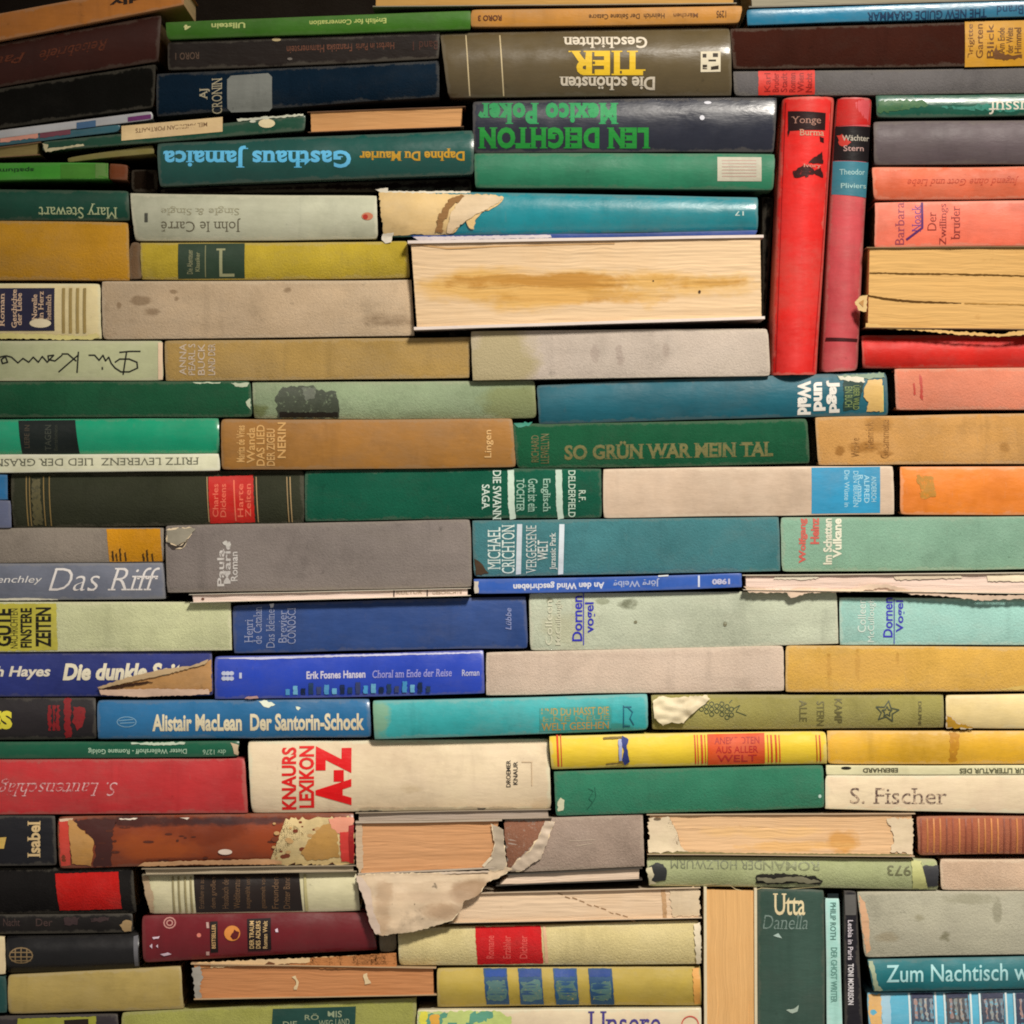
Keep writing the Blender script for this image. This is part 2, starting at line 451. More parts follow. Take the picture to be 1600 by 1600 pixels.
    def t(s, txt, box, col, rot=0, bold=0.01, shear=0, serif=False, uw=.12, name='title_lettering', parent=None, k='paper', spacing=1.0, slope=None):
        bm = text_mesh(txt, bold, shear, serif, spacing)
        x0, y0, x1, y1 = box; xc, yc = (x0+x1)/2, (y0+y1)/2
        if not bm.verts: return
        a0 = min(v.co.x for v in bm.verts); a1 = max(v.co.x for v in bm.verts)
        b0 = min(v.co.y for v in bm.verts); b1 = max(v.co.y for v in bm.verts)
        sl = slope if slope is not None else (0 if s.stand else s.slope)
        for v in bm.verts:
            f = (v.co.x-a0)/(a1-a0); g = (v.co.y-b0)/max(1e-6, b1-b0)
            if rot == 0: X, Y = x0+f*(x1-x0), y1-g*(y1-y0)
            elif rot == 180: X, Y = x1-f*(x1-x0), y0+g*(y1-y0)
            elif rot == 90: X, Y = x0+(1-g)*(x1-x0), y1-f*(y1-y0)
            else: X, Y = x0+g*(x1-x0), y0+f*(y1-y0)
            v.co = (X, Y+sl*(X-xc), 0)
        hh = s.h/S; g = max(4, hh/12)
        if s.stand: s._slice(bm, g, 80)
        else: s._slice(bm, 80, g)
        s._project(bm, s._off())
        me = finish(bm, False)
        c = albedo(col, min(max(xc, 0), 1600), min(max(yc, 0), 1600))
        m = mat(c, k, s.rng, wear=0, stain=.15, under=s.col if parent is None else None, uw=uw, var=.6)
        o = link(name, me, m, s.root)
        if parent: o.parent = parent
        return o
    def stroke(s, lines, wd, col, name='title_lettering', uw=0, k='paper'):
        polys = []
        for pl in lines:
            for a, b in zip(pl, pl[1:]):
                d = Vector((b[0]-a[0], b[1]-a[1])); l = d.length or 1; d /= l; nrm = Vector((-d.y, d.x))*wd/2
                A = Vector(a)-d*wd*.25; B = Vector(b)+d*wd*.25
                polys.append([tuple(A+nrm), tuple(B+nrm), tuple(B-nrm), tuple(A-nrm)])
        return s.patch(polys, col, name, k, uw=uw, stain=.1, wear=0)

def hash_s(t):
    v = 7
    for c in t: v = (v*131+ord(c)) % 1000003
    return v
def ell(cx, cy, rx, ry, n=18, rot=0, a0=0, a1=360):
    return [(cx+rx*math.cos(math.radians(a0+(a1-a0)*i/n)), cy+ry*math.sin(math.radians(a0+(a1-a0)*i/n))) for i in range(n if a1-a0 == 360 else n+1)]
def bars(x0, x1, y0, y1, n, f=.5, sl=0):
    w_ = (x1-x0)/n
    return [[(x0+i*w_, y0+sl*(i*w_)), (x0+i*w_+w_*f, y0+sl*(i*w_)), (x0+i*w_+w_*f, y1+sl*(i*w_)), (x0+i*w_, y1+sl*(i*w_))] for i in range(n)]
HB, PB, BK = 'hardback_book', 'paperback_book', 'booklet'
def hb(label, *quad_col, **kw): return Book(HB, label, quad_col[0], quad_col[1], **kw)
def pb(label, quad, col, **kw):
    kw = {**dict(k='paper', t=.6, rc=.7, bulge=.3), **kw}; return Book(PB, label, quad, col, **kw)
def bk(label, quad, col, **kw):
    kw = {**dict(k='paper', t=.4, rc=.4, bulge=.2, wear=.3), **kw}; return Book(BK, label, quad, col, cat='booklet', **kw)
def fe(label, quad, col, pagecol, **kw):
    kw = {**dict(bulge=-.8, t=1.6, face='fore', k='paper'), **kw}
    return Book(HB if kw.get('t', 2) > 1.2 else PB, label, quad, col, pagecol=pagecol, **kw)

# ------------------------------------------------------------------ the setting
def box(name, x0, x1, y0, y1, z0, z1, col):
    bm = bmesh.new(); bmesh.ops.create_cube(bm, size=1)
    for v in bm.verts: v.co = ((x0+x1)/2+v.co.x*(x1-x0), (y0+y1)/2+v.co.y*(y1-y0), (z0+z1)/2+v.co.z*(z1-z0))
    o = link(name, finish(bm, False), mat(col, 'cloth', random.Random(3), wear=.2)); o['kind'] = 'structure'; return o
box('wall', -.75, .75, .17, .19, -.50, .55, (.02, .014, .010))
box('shelf', -.75, .75, -.03, .17, -.47, (800-1702)*S, (.10, .055, .03))
# ================================================================== the books, row by row
# ---- top left corner
b = pb('tan paperback tilted at the top left corner, above the dark maroon book', (-150,50,288,-30,288,8,-150,93), (160,98,38), p=8, yaw=0)
b.t('dly', (172,-6,222,8), (40,25,15), 180, bold=.03)
b = hb('dark maroon hardback tilted under the tan paperback at the top left', (-150,96,252,22,247,94,-150,160), (48,17,9), p=7, yaw=0, k='paper', bulge=3)
b.t('Reisebriefe', (62,70,170,87), (84,38,18), 180, serif=True, shear=.35, uw=.6)
b.t('Paul', (-25,87,42,102), (84,38,18), 180, serif=True, shear=.35, uw=.6)
b = hb('plain black hardback tilted between the maroon book and thin pale blue booklet', (-150,164,243,100,240,166,-150,222), (13,12,9), p=6, yaw=0)
b = bk('thin pale blue and pink booklet on top of the tilted dark green paperback, upper one', (-120,220,238,174,240,186,-120,231), (150,150,150), p=7, k='gloss', yaw=0)
b.patch((200,181,236,188), (95,40,90), 'colour_band'); b.patch((120,190,150,200), (60,90,120), 'colour_band')
b = bk('thin teal and pink booklet directly below the pale blue booklet at the left edge', (-120,233,190,194,185,205,-120,243), (40,85,95), p=6, k='gloss', yaw=0)
b.patch((0,211,60,219), (190,130,110), 'colour_band', jag=1); b.patch((62,204,110,213), (110,60,70), 'colour_band', jag=1)
b = fe('short worn olive paper block under the thin booklets at the left edge', (-120,246,64,222,62,242,-120,254), (110,75,45), (118,102,58), p=4, t=.5, yaw=0)
b = pb('dark green paperback with cream title panel, tilted above the light blue lettered teal book', (67,222,478,180,476,204,67,236), (14,66,46), p=7, k='gloss', yaw=0)
b.patch((190,190,348,213), (226,190,138), 'spine_label'); b.t('MEL AMERICAN PORTRAITS', (212,196,324,203), (120,90,60), 180, uw=.3)
b.patch([(66,224),(76,226),(74,233),(130,225),(132,228),(72,238)], (200,190,150), 'torn_edge', jag=.8)
b.patch(ell(417,193,13,7), (225,205,160), 'torn_patch', jag=1.2); b.patch([(370,186),(474,178),(474,181),(372,190)], (205,205,180), 'torn_edge', jag=1.0)
b.patch(ell(395,190,5,2), (205,205,180), 'torn_patch', jag=.8)
b = bk('thin olive booklet peeking out below the dark green paperback with cream panel', (104,246,238,226,240,238,106,252), (122,112,58), p=0, yaw=0)
b = bk('bright green booklet with brown end above the dark green book lettered Mary', (-120,257,168,255,170,279,-120,284), (56,130,38), p=8)
b.t('spatium der Welt', (-70,262,54,271), (20,60,20), 180, bold=.02)
b.patch((96,257,168,279), (62,118,36), 'colour_band'); b.patch((150,256,170,279), (90,128,60), 'colour_band')
b = bk('short rusty brown book end beside the bright green booklet', (171,256,200,258,198,281,171,279), (105,52,20), p=3)
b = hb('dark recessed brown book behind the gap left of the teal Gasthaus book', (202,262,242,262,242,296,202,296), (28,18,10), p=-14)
b = hb('dark green hardback with pale author name over the mustard book at the left edge', (-120,294,200,298,202,344,-120,343), (16,62,47), p=5, k='paper', bulge=2.5)
b.t('Mary Stewart', (60,318,183,341), (165,175,130), 180, serif=True, bold=-.002, uw=.2)
b = hb('mustard ochre hardback at the left edge under the dark green one', (-120,345,200,347,202,437,-120,437), (166,120,33), p=7, bulge=3, stain=.2)
b = hb('narrow brownish board end between the mustard and the yellow book', (203,379,217,379,218,434,204,436), (110,85,60), p=2, D=100, hidepages=True, bulge=.3)
b = hb('cream hardback with navy label and ribbed end at the left edge', (-160,444,156,443,158,528,-160,529), (196,178,132), p=5, k='paper', bulge=2)
l = b.patch((-40,450,85,517), (26,24,48), 'spine_label', 'gloss')
for x, y0, y1, s in ((-1,458,510,'Roman'),(18,452,512,'Geschichte'),(26,458,508,'der Liebe'),(50,460,500,'Novelle'),(60,455,505,'Ein Herz'),(72,460,500,'heimlich')):
    b.t(s, (x,y0,x+8,y1), (190,160,130), 90, serif=True, uw=.25, parent=l)
b.patch(ell(63,505,17,7), (215,195,160), 'emblem', jag=2.2, parent=l)
for x in (97,108,119,130): b.patch((x,450,x+4.5,520), (150,128,74), 'rib_line', wear=.6)
b.patch([(-20,520),(60,522),(130,525),(150,520),(156,527),(140,531),(-20,528)], (205,190,120), 'torn_edge', jag=1.2)
b = hb('grey green hardback with black handwritten title at the left edge', (-160,533,252,533,255,594,-160,595), (160,162,124), p=5, k='paper', bulge=1)
b.stroke([[(198,549),(192.4,585)],[(187,550.5),(203,549),(219,549)],[(180,566),(187,561),(202,561),(214,566),(215,575),(202,581),(189,581),(180,575),(174,568),(170,558),(165,564),(161,555),(155,563),(148,555),(139,555)],[(160,574),(160,577)],
  [(122.6,550),(120.4,582)],[(92,581),(122,555)],[(119,564),(106,553),(97,553)],[(97,555),(86,564),(76,562),(75,556),(84,555),(74,566),(66,557),(60,566),(52,558),(45,566),(36,560),(28,567),(18,558),(10,556),(2,562),(4,568),(12,566),(8,556),(-12,561)]], 2.3, (20,20,16))
b.patch((247,535,254,593), (215,185,150), 'paper_edge')

# ---- second column, top
b = bk('thin grass green booklet with pale lettering at the top, left of the ochre one', (260,36,735,18,735,46,262,62), (60,112,26), p=9, bulge=1.4, yaw=0)
b.t('English for Conversation', (484,29,604,40), (190,200,110), 180, uw=.25, bold=.02); b.t('Ullstein', (331,37,384,46), (175,185,110), 180, bold=.03, uw=.2); b.t('4', (288,40,299,48), (200,200,130), 180, bold=.05)
b = pb('dark brown paperback with dim lettering under the thin grass green booklet', (262,66,687,50,685,92,263,110), (27,16,10), p=5, yaw=0)
b.t('Franziska Hammerstein', (448,70,550,82), (105,62,42), 180, uw=.4); b.t('Herbst in Paris', (556,67,616,78), (105,62,42), 180, uw=.4); b.t('Band 1', (645,64,684,78), (70,38,26), 180, uw=.4); b.t('RORO 1', (274,82,311,93), (90,70,55), 180)
b.patch(ell(432,62,7,2.5), (190,170,120), 'nick', jag=1); b.patch(ell(453,92,4,2), (120,110,100), 'nick', jag=1)
b = hb('navy hardback with a rounded grey label, under the dark brown paperback', (245,115,686,94,686,150,245,181), (12,31,46), p=7, bulge=3, yaw=0)
b.patch([(361,118),(419,114),(425,120),(425,168),(420,173),(361,175),(355,169),(355,124)], (118,120,112), 'spine_label', stain=.6)
b.t('AJ', (312,138,328,156), (175,165,135), 90, serif=True); b.t('CRONIN', (331,122,347,177), (165,155,125), 90, serif=True, bold=-.002)
b = fe('brown edged paper block above the teal book with light blue title', (481,176,727,167,724,198,482,207), (120,75,45), (205,150,90), p=7, t=.4, yaw=0)
b = hb('teal green hardback with large light blue title and yellow author name', (246,224,740,204,740,272,250,290), (22,78,70), p=9, k='gloss', bulge=4, yaw=0, var=.6)
b.t('Gasthaus Jamaica', (256,228,549,263), (92,182,224), 180, serif=True, bold=.03, slope=0, uw=.04, spacing=1.05); b.t('Daphne Du Maurier', (562,233,726,252), (196,148,30), 180, serif=True, bold=.03, uw=.04, slope=0)
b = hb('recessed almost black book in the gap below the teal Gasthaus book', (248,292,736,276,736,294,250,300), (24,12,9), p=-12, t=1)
b = hb('off white hardback with small grey author name over the yellow book', (203,302,588,306,590,373,211,376), (190,190,162), p=6, k='paper', bulge=3.5)
b.t('John le Carré', (252,341,376,362), (95,88,68), 180, serif=True, bold=-.008, uw=.25); b.t('Single & Single', (252,322,374,336), (150,145,115), 180, serif=True, bold=-.008, uw=.5); b.t('l', (226,333,231,347), (70,70,60), 180)
b.patch(ell(574,338,9,6), (196,120,84), 'emblem', jag=1); b.patch(ell(571,339,4,4), (165,40,25), 'emblem', jag=.8)
b = hb('mustard yellow hardback with dark green title label, under the off white one', (219,380,636,377,640,434,221,437), (182,158,52), p=4, bulge=2.5)
l = b.patch((278,380,382,435), (42,62,44), 'spine_label')
b.t('L', (338,388,366,432), (150,150,110), 0, parent=l, bold=-.01, serif=True); b.t('Die Abenteuer', (292,390,301,428), (130,130,95), 90, parent=l, uw=.3); b.t('Klassiker', (305,394,312,424), (140,140,100), 90, parent=l, uw=.3); b.patch((320,383,321.5,433), (130,130,90), 'gilt_line', parent=l)
b = hb('long plain beige hardback left of the big water stained paper block', (159,440,642,438,647,524,161,530), (192,167,134), p=6, bulge=1.5, stain=.5, soak=[(x,y,rx,ry,(112,88,62),.6) for x,y,rx,ry in ((186,478,4,6),(270,456,7,4),(276,466,4,4),(220,470,16,7),(236,488,14,8),(450,452,8,6),(600,500,50,14))])
b = hb('mustard tan hardback with a faded pale title, under the long plain beige one', (257,533,735,527,733,590,259,595), (172,140,80), p=3, bulge=1)
for x, s in ((280,'ANNA'),(294,'PEARL S'),(309,'BUCK'),(325,'LAND DER')): b.t(s, (x,537,x+11,586), (190,172,150), 90, uw=.4, bold=.01)
# ---- third column, top
b = fe('cream paper block lying at the very top above the ochre booklet', (583,-45,1150,-52,1150,6,583,11), (150,140,115), (200,152,78), p=7, t=.7)
b = bk('thin ochre brown booklet with small dark lettering above the grey brown book lettered TIER', (736,17,1160,11,1154,37,736,43), (192,132,52), p=9, bulge=1)
b.t('Heinrich  Der Seltene Catacre', (920,23,1038,31), (80,48,20), 180, uw=.3); b.t('Märchen', (1052,22,1090,29), (110,66,26), 180, uw=.3); b.t('RORO 3', (747,25,784,34), (90,42,20), 180, bold=.03); b.t('1295', (1119,18,1134,29), (80,44,18), 180)
b = hb('thick grey brown hardback lettered TIER in large yellow capitals', (688,52,1140,42,1143,148,701,152), (98,84,56), p=11, k='gloss', bulge=7, yaw=0, var=.7)
for x in (727,780): b.patch([(x,55),(x+1.8,55),(x+4,85),(x+8,150),(x+6,150),(x+2,85)], (205,185,140), 'gilt_line')
b.t('Geschichten', (880,58,1011,77), (228,215,190), 180, serif=True, bold=.02, slope=0); b.t('TIER', (888,81,1008,119), (232,190,40), 180, serif=True, bold=.045, slope=0, spacing=1.12); b.t('Die schönsten', (874,121,1023,141), (228,215,190), 180, serif=True, bold=.025, slope=0)
b.patch((1094,82,1125,114), (222,210,180), 'publisher_mark'); b.patch([[(1097,86),(1103,86),(1103,92),(1097,92)],[(1113,85),(1121,85),(1121,91),(1113,91)],[(1097,103),(1104,103),(1104,110),(1097,110)],[(1110,106),(1122,104),(1122,110),(1110,111)],[(1106,95),(1118,95),(1118,98),(1106,98)]], (62,52,40), 'publisher_mark')
b = hb('dark navy hardback with two lines of huge green lettering', (739,158,1214,151,1209,236,740,238), (40,43,56), p=7, k='gloss', bulge=3, var=.6)
b.t('Mexico Poker', (747,160,966,194), (38,150,84), 180, serif=True, bold=.055, slope=0, uw=.05, spacing=1.12); b.t('LEN DEIGHTON', (747,199,1016,232), (30,140,52), 180, serif=True, bold=.055, slope=0, uw=.05, spacing=1.12)
b.patch([ell(1106,160,6,2.5,8),ell(1097,184,4,4,8)], (220,220,225), 'nick', jag=.8)
b = hb('sea green hardback with a small white price label at its right end', (741,239,1211,240,1208,296,743,292), (42,122,88), p=6, k='paper', bulge=2.5)
b.patch((1121,245,1190,283), (210,205,180), 'price_label'); b.patch([[(1128,250+i*5),(1182,250+i*5),(1182,251.2+i*5),(1128,251.2+i*5)] for i in range(6)], (190,150,135), 'price_label')
b = hb('bright teal hardback whose left end is torn down to cream paper', (592,298,1184,308,1184,360,600,369), (22,132,142), p=6, k='gloss', bulge=3)
b.patch([(592,300),(735,303),(770,304),(787,308),(784,315),(770,325),(752,333),(742,345),(741,358),(733,356),(728,345),(720,350),(712,362),(704,366),(599,367)], (226,192,130), 'torn_paper', jag=1.4, off=.9, crumple=.6, stain=.6)
b.patch([(700,312),(720,303),(726,306),(704,325),(694,345),(690,364),(680,364),(682,345)], (150,112,70), 'stain', 'pages', jag=2.5, off=1.7, crumple=.9, uw=.5)
b.patch([(724,304),(770,305),(786,309),(780,316),(752,331),(728,345),(706,364),(698,364),(704,335)], (216,190,150), 'torn_paper', jag=1.2, off=1.5, crumple=1.2)
b.patch([(586,295),(606,293),(606,298),(735,298),(735,301),(600,303)], (225,215,190), 'torn_edge', jag=.8)
b.patch([(598,365),(615,363),(611,378),(602,380),(596,374)], (215,205,185), 'torn_edge', jag=1, off=1.2, crumple=1)
b.t('17', (1148,330,1162,337), (200,220,210), 180)
b = bk('thin blue booklet sheet squeezed between the teal torn book and the big paper block', (640,369.5,1184,361,1180,368,655,377), (40,70,140), p=7, t=.2)
b.patch([(645,370.5),(860,367),(862,371.5),(655,376)], (200,190,190), 'paper_edge', jag=.6)
b = fe('big cream paper block with a brown water stain across its middle', (638,378,1191,369,1193,499,648,516), (225,208,200), (234,198,144), p=12, t=2.2, bulge=.5, stain=.15, soak=[(820,450,150,34,(220,174,98),.9),(960,446,220,26,(224,180,108),.8),(930,442,230,13,(188,134,62),.9),(880,464,150,14,(206,156,80),.8),(800,436,90,6,(190,138,66),.8),(860,468,90,6,(196,144,72),.8),(1060,441,120,12,(222,176,100),.7),(870,462,60,16,(226,178,104),.7),(1012,458,16,30,(224,180,110),.6),(1120,443,40,6,(196,146,74),.6)])
b.patch([ell(1092,457,2.2,2.6,7),ell(1020,440,1.5,1.2,6)], (70,45,25), 'stain', off=.8)
b.patch([(640,381),(700,388),(780,385),(960,381),(960,382.5),(780,387),(700,391),(642,383)], (200,160,110), 'page_crease', 'pages', off=.6)
b = hb('pinkish grey hardback with yellowed left end, under the big paper block', (736,518,1199,514,1203,587,739,594), (198,183,166), p=8, bulge=1.2, stain=.4, soak=[(780,556,66,60,(172,158,112),.8),(968,558,7,16,(150,132,120),.5),(930,552,7,16,(150,132,120),.4),(1040,548,6,11,(158,140,126),.4)])
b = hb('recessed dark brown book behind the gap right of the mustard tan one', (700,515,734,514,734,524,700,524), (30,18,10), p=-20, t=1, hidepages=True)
# ---- right column, top
b = fe('grey cream curled paper block at the top right corner', (1168,-40,1700,-52,1700,-2,1170,13), (120,115,100), (160,150,118), p=8, t=1.0, yaw=0)
b = bk('thin blue booklet with dark upside down lettering at the top right', (1166,17,1700,-1,1700,24,1168,40), (24,122,156), p=10, bulge=1, k='gloss', yaw=0)
b.t('THE NEW GUIDE GRAMMAR', (1354,18,1540,32), (14,50,82), 180, bold=.02, uw=.1); b.t('Kremer Brand', (1556,9,1660,23), (16,60,96), 180, bold=.0, uw=.2)
b = hb('dark brown hardback with a yellow label at the right edge, under the thin blue booklet', (1141,46,1700,30,1700,101,1146,108), (58,26,17), p=8, bulge=1.6, yaw=0)
l = b.patch((1507,32,1720,103), (212,152,30), 'spine_label', 'paper')
for x, s in ((1511,'Brigitte'),(1524,'Garten'),(1541,'Blick')): b.t(s, (x,38,x+11,92), (110,66,16), 90, parent=l, uw=.2)
for x, s in ((1558,'Am Ende'),(1571,'der Weite'),(1584,'Himmel')): b.t(s, (x,44,x+11,84), (96,56,14), 90, parent=l, uw=.2)
b.patch([(1556,70),(1560,82),(1580,88),(1596,86),(1596,92),(1570,94),(1552,92)], (120,72,20), 'emblem', jag=2, parent=l)
b = hb('long grey hardback with a red label near its left end, above the upright red books', (1146,112,1700,104,1700,143,1148,150), (108,104,102), p=7, bulge=1.6, stain=.5)
l = b.patch((1185,110,1273,148), (220,58,44), 'spine_label', jag=.5)
for i, s in enumerate(('Karl','Bruder','Stadt','Roman','Wien','Nacht')): b.t(s, (1194+i*13,114,1204+i*13,144), (150,24,20), 90, parent=l, uw=.4)
b = pb('mottled green paperback with cream lettering, right of the upright pinkish red book', (1369,150,1700,145,1700,178,1370,184), (20,92,72), p=7, k='gloss', bulge=1.5)
b.patch([(1372,158),(1440,156),(1450,165),(1420,172),(1372,176)], (70,112,70), 'cover_picture', jag=2.5, uw=.4); b.patch([(1470,168),(1600,160),(1700,160),(1700,170),(1560,174)], (60,140,120), 'cover_picture', jag=2.5, uw=.4)
b.t('Jussuf', (1545,152,1618,178), (232,222,200), 180, serif=True, bold=.0, uw=.05)
b = hb('plain dark grey hardback between the mottled green one and the upper salmon one', (1365,190,1700,188,1700,256,1366,257), (94,82,84), p=8, k='paper', bulge=3)
b = pb('salmon orange paperback with a faint red title, the upper of two', (1363,262,1700,259,1700,308,1366,312), (240,112,72), p=6, bulge=2)
b.t('Jugend ohne Gott und Liebe', (1418,276,1592,290), (190,62,36), 180, serif=True, bold=-.01, shear=.3, uw=.4)
b = pb('salmon orange paperback with a purple drawn bracket, the lower of two', (1368,316,1700,313,1700,383,1367,386), (242,120,92), p=6, bulge=1.5)
for x, y0, y1, s, c in ((1399,316,382,'Barbara',(150,60,90)),(1425,320,362,'Noack',(120,60,140)),(1449,331,360,'Der',(150,50,40)),(1468,318,382,'Zwillings',(150,50,50)),(1486,322,374,'bruder',(150,50,50))): b.t(s, (x,y0,x+14,y1), c, 90, serif=True, bold=-.008, uw=.2)
b.stroke([[(1441,317),(1441,356),(1417,374)]], 3.4, (92,34,104))
b = fe('thick tan paper block with two dark cracks, right of the upright pinkish red book', (1353,388,1700,386,1700,516,1350,513), (150,110,60), (226,176,100), p=11, t=.6, bulge=.3, cat='book')
b.patch([(1357,426.5),(1420,427.5),(1480,428),(1600,431),(1700,432),(1700,434),(1600,433),(1480,430.5),(1420,430),(1357,428.5)], (110,78,36), 'page_crack', 'pages', jag=.5)
b.patch([(1352,461),(1380,466),(1420,470),(1500,474),(1500,475.5),(1420,474),(1380,469.5),(1352,464)], (96,66,30), 'page_crack', 'pages', jag=.5)
b.patch([(1505,474),(1600,476),(1700,478),(1700,480),(1600,478),(1505,476)], (180,136,72), 'page_crack', 'pages', jag=.5)
b.patch([(1351,506),(1420,514),(1500,519),(1560,523),(1600,516),(1640,511),(1640,517),(1600,524),(1560,527),(1500,524),(1440,518),(1351,512)], (226,184,116), 'torn_edge', 'pages', jag=1.2, off=1.2, crumple=.7)
b.patch([(1354,462),(1342,464),(1334,473),(1340,486),(1352,488)], (232,192,120), 'paper_tab', jag=1, off=1.6); b.patch([(1348,469),(1340,474),(1347,481)], (180,130,70), 'paper_tab', off=2)
b = hb('plain scarlet hardback lying under the thick tan paper block at the right', (1347,524,1700,522,1700,573,1349,575), (214,40,30), p=4, k='paper', bulge=3.5)
b = hb('bright red thick book standing upright with a black title label near its top', (1222,153,1304,152,1276,585,1204,586), (238,42,36), p=10, k='paper', bulge=7, stand=True, stain=.25, rc=3, wear=.8)
b.stroke([[(1228,160),(1222,300),(1212,580)],[(1299,160),(1290,330),(1270,580)]], 1.1, (170,20,22), 'joint_crease', uw=.25)
b.patch([(1231,174),(1290,177),(1289,204),(1231,205)], (40,14,14), 'spine_label'); b.patch([(1230,205),(1231,214),(1234,206)], (40,14,14), 'spine_label')
b.t('Yonge', (1236,183,1282,197), (190,140,120), 0, serif=True, bold=-.008, uw=.1); b.t('Burma', (1248,203,1287,213), (215,160,130), 0, serif=True, uw=.15)
b.patch([(1280,214),(1287,216),(1287,224),(1281,222)], (60,12,12), 'emblem', jag=.8); b.patch([(1284,237),(1286,256),(1262,256),(1268,249)], (56,10,10), 'emblem', jag=1)
b.patch([(1238,268),(1250,262),(1262,258),(1272,268),(1282,262),(1286,278),(1272,272),(1262,277),(1240,278)], (56,14,14), 'emblem', jag=1.8, uw=.15); b.t('Ivory', (1254,257,1283,264), (220,150,130), 0, serif=True)
b = hb('faded pinkish red book standing upright with black and blue bands near its top', (1308,152,1363,153,1340,578,1284,581), (214,84,88), p=6, k='paper', bulge=5, stand=True, stain=.3, rc=2.5, wear=.8)
b.patch([(1310,154),(1362,155),(1361,194),(1307,196)], (205,32,30), 'top_band', stain=.1); l = b.patch([(1306,197),(1361,197),(1358,252),(1303,250)], (26,20,22), 'spine_label')
l2 = b.patch([(1302.5,251),(1358,253),(1354,308),(1300,303)], (62,130,146), 'spine_label')
b.patch([(1308,211),(1316,209),(1322,216),(1330,222),(1322,228),(1312,226)], (205,60,48), 'emblem', jag=1.5, parent=l)
b.t('Wächter', (1316,211,1359,220), (200,190,170), 0, parent=l); b.t('Stern', (1318,227,1350,236), (200,160,150), 0, parent=l); b.t('Theodor', (1312,264,1352,273), (170,210,206), 0, parent=l2); b.t('Pliviers', (1314,286,1354,294), (170,212,206), 0, parent=l2)
b.patch([(1291,527),(1341,529),(1340,534),(1290,532)], (70,14,18), 'band_line')
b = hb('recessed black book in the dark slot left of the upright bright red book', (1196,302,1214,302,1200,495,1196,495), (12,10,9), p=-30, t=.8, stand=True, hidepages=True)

# ---- left half, middle rows
b = hb('dark green hardback with chipped right corner, under the handwritten grey green one', (-140,597,391,596,394,651,-140,652), (28,76,50), p=6, bulge=1.5)
b.patch([[(300,597),(345,597),(343,599),(305,599)],[(360,598),(389,598),(386,604),(368,604)],[(384,628),(391,622),(392,640),(386,634)]], (180,190,160), 'nick', jag=1)
b = hb('sage green hardback with a torn black label, right of the chipped dark green one', (394,597,835,595,838,653.5,397,654), (146,162,126), p=3, bulge=2.5, stain=.7, soak=[(810,632,56,34,(128,130,78),.6),(404,642,16,12,(98,104,54),.7),(640,648,90,8,(122,136,104),.5)])  # olive tint at the right end paints in shade under the grey book
b.patch([(430,620),(442,604),(490,602),(498,610),(526,612),(530,652),(434,653)], (66,72,58), 'spine_label', jag=2.2, stain=.9, uw=.3); b.patch((436,644,528,652), (32,28,22), 'spine_label', jag=1)
b.patch([(470,606),(494,605),(492,622),(478,626)], (100,104,90), 'torn_patch', jag=1.5, uw=.3)
b = hb('steel blue hardback with bold white title and torn right end', (839,601,1385,581,1388,648,843,662), (28,94,108), p=6, k='paper', bulge=2.5, yaw=0)
for x, y0, y1, s in ((1246,595,648,'Wald'),(1271,597,642,'und'),(1291,594,645,'Jagd')): b.t(s, (x,y0,x+(21 if s!='und' else 19),y1), (238,232,218), -90, bold=.05, uw=.02)
b.patch([(1318,592),(1344,590),(1350,600),(1340,640),(1318,642)], (34,66,58), 'spine_label', jag=1); b.t('EIN BUCH', (1320,604,1332,636), (130,150,90), -90, uw=.2); b.t('ÜBER WILD', (1333,602,1345,640), (130,146,80), -90, uw=.2)
b.patch([(1308,586),(1382,582),(1383,590),(1330,594),(1312,594)], (122,146,120), 'torn_patch', jag=1.5, uw=.15); b.patch([(1310,588),(1350,590),(1352,597),(1314,594)], (222,216,190), 'torn_patch', jag=2)
b.patch([(1350,608),(1356,594),(1378,592),(1380,642),(1354,643),(1357,628),(1349,620)], (218,178,104), 'torn_paper', jag=1.2, off=.8); b.patch([(1374,604),(1380,602),(1381,643),(1375,644)], (214,205,120), 'torn_paper')
b = hb('dusty pink hardback with two tiny red marks at the right edge', (1398,577,1700,573,1700,639,1401,640), (222,136,106), p=5, bulge=1.5)
b.patch([[(1426,600),(1429,598),(1431,616),(1428,618)],[(1437,584),(1441,590),(1442,626),(1438,622)]], (196,72,58), 'title_lettering', jag=1, uw=.2)
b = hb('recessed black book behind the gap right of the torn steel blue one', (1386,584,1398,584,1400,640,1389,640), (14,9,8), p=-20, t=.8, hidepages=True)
b = hb('emerald green hardback with a black label over the thin white lettered book', (-140,655,341,653,343,708,-140,710), (8,142,102), p=6, k='gloss', bulge=3, var=.7)
l = b.patch([(28,657),(117,656),(124,709),(34,710)], (18,26,24), 'spine_label')
b.t('LIEBE IN', (38,664,46,700), (64,56,44), 90, parent=l); b.t('TAGEN', (70,664,80,704), (60,64,54), 90, parent=l); b.t('Bertelsmann', (84,664,90,704), (50,54,44), 90, parent=l, uw=.4)
b = pb('thin white paperback with grey capitals under the emerald green hardback', (-140,712,342,709,344,735,-140,740), (206,204,172), p=6)
b.t('FRITZ LEVERENZ  LIED DER GRASMÜCKE', (-62,716,311,730), (92,92,74), 180, serif=True, bold=-.004, uw=.15)
b = hb('ochre brown hardback with pale gilt title columns at its left end', (346,656,800,655,806,730,347,734), (156,108,48), p=8, k='paper', bulge=1.5)
for x, y0, y1, s in ((370,665,722,'Marita de Vries'),(386,668,724,'Wanda'),(401,664,728,'DAS LIED'),(417,670,728,'DER ZIGEU'),(434,660,716,'NERIN')): b.t(s, (x,y0,x+13,y1), (206,160,96), 90, bold=.02, uw=.25)
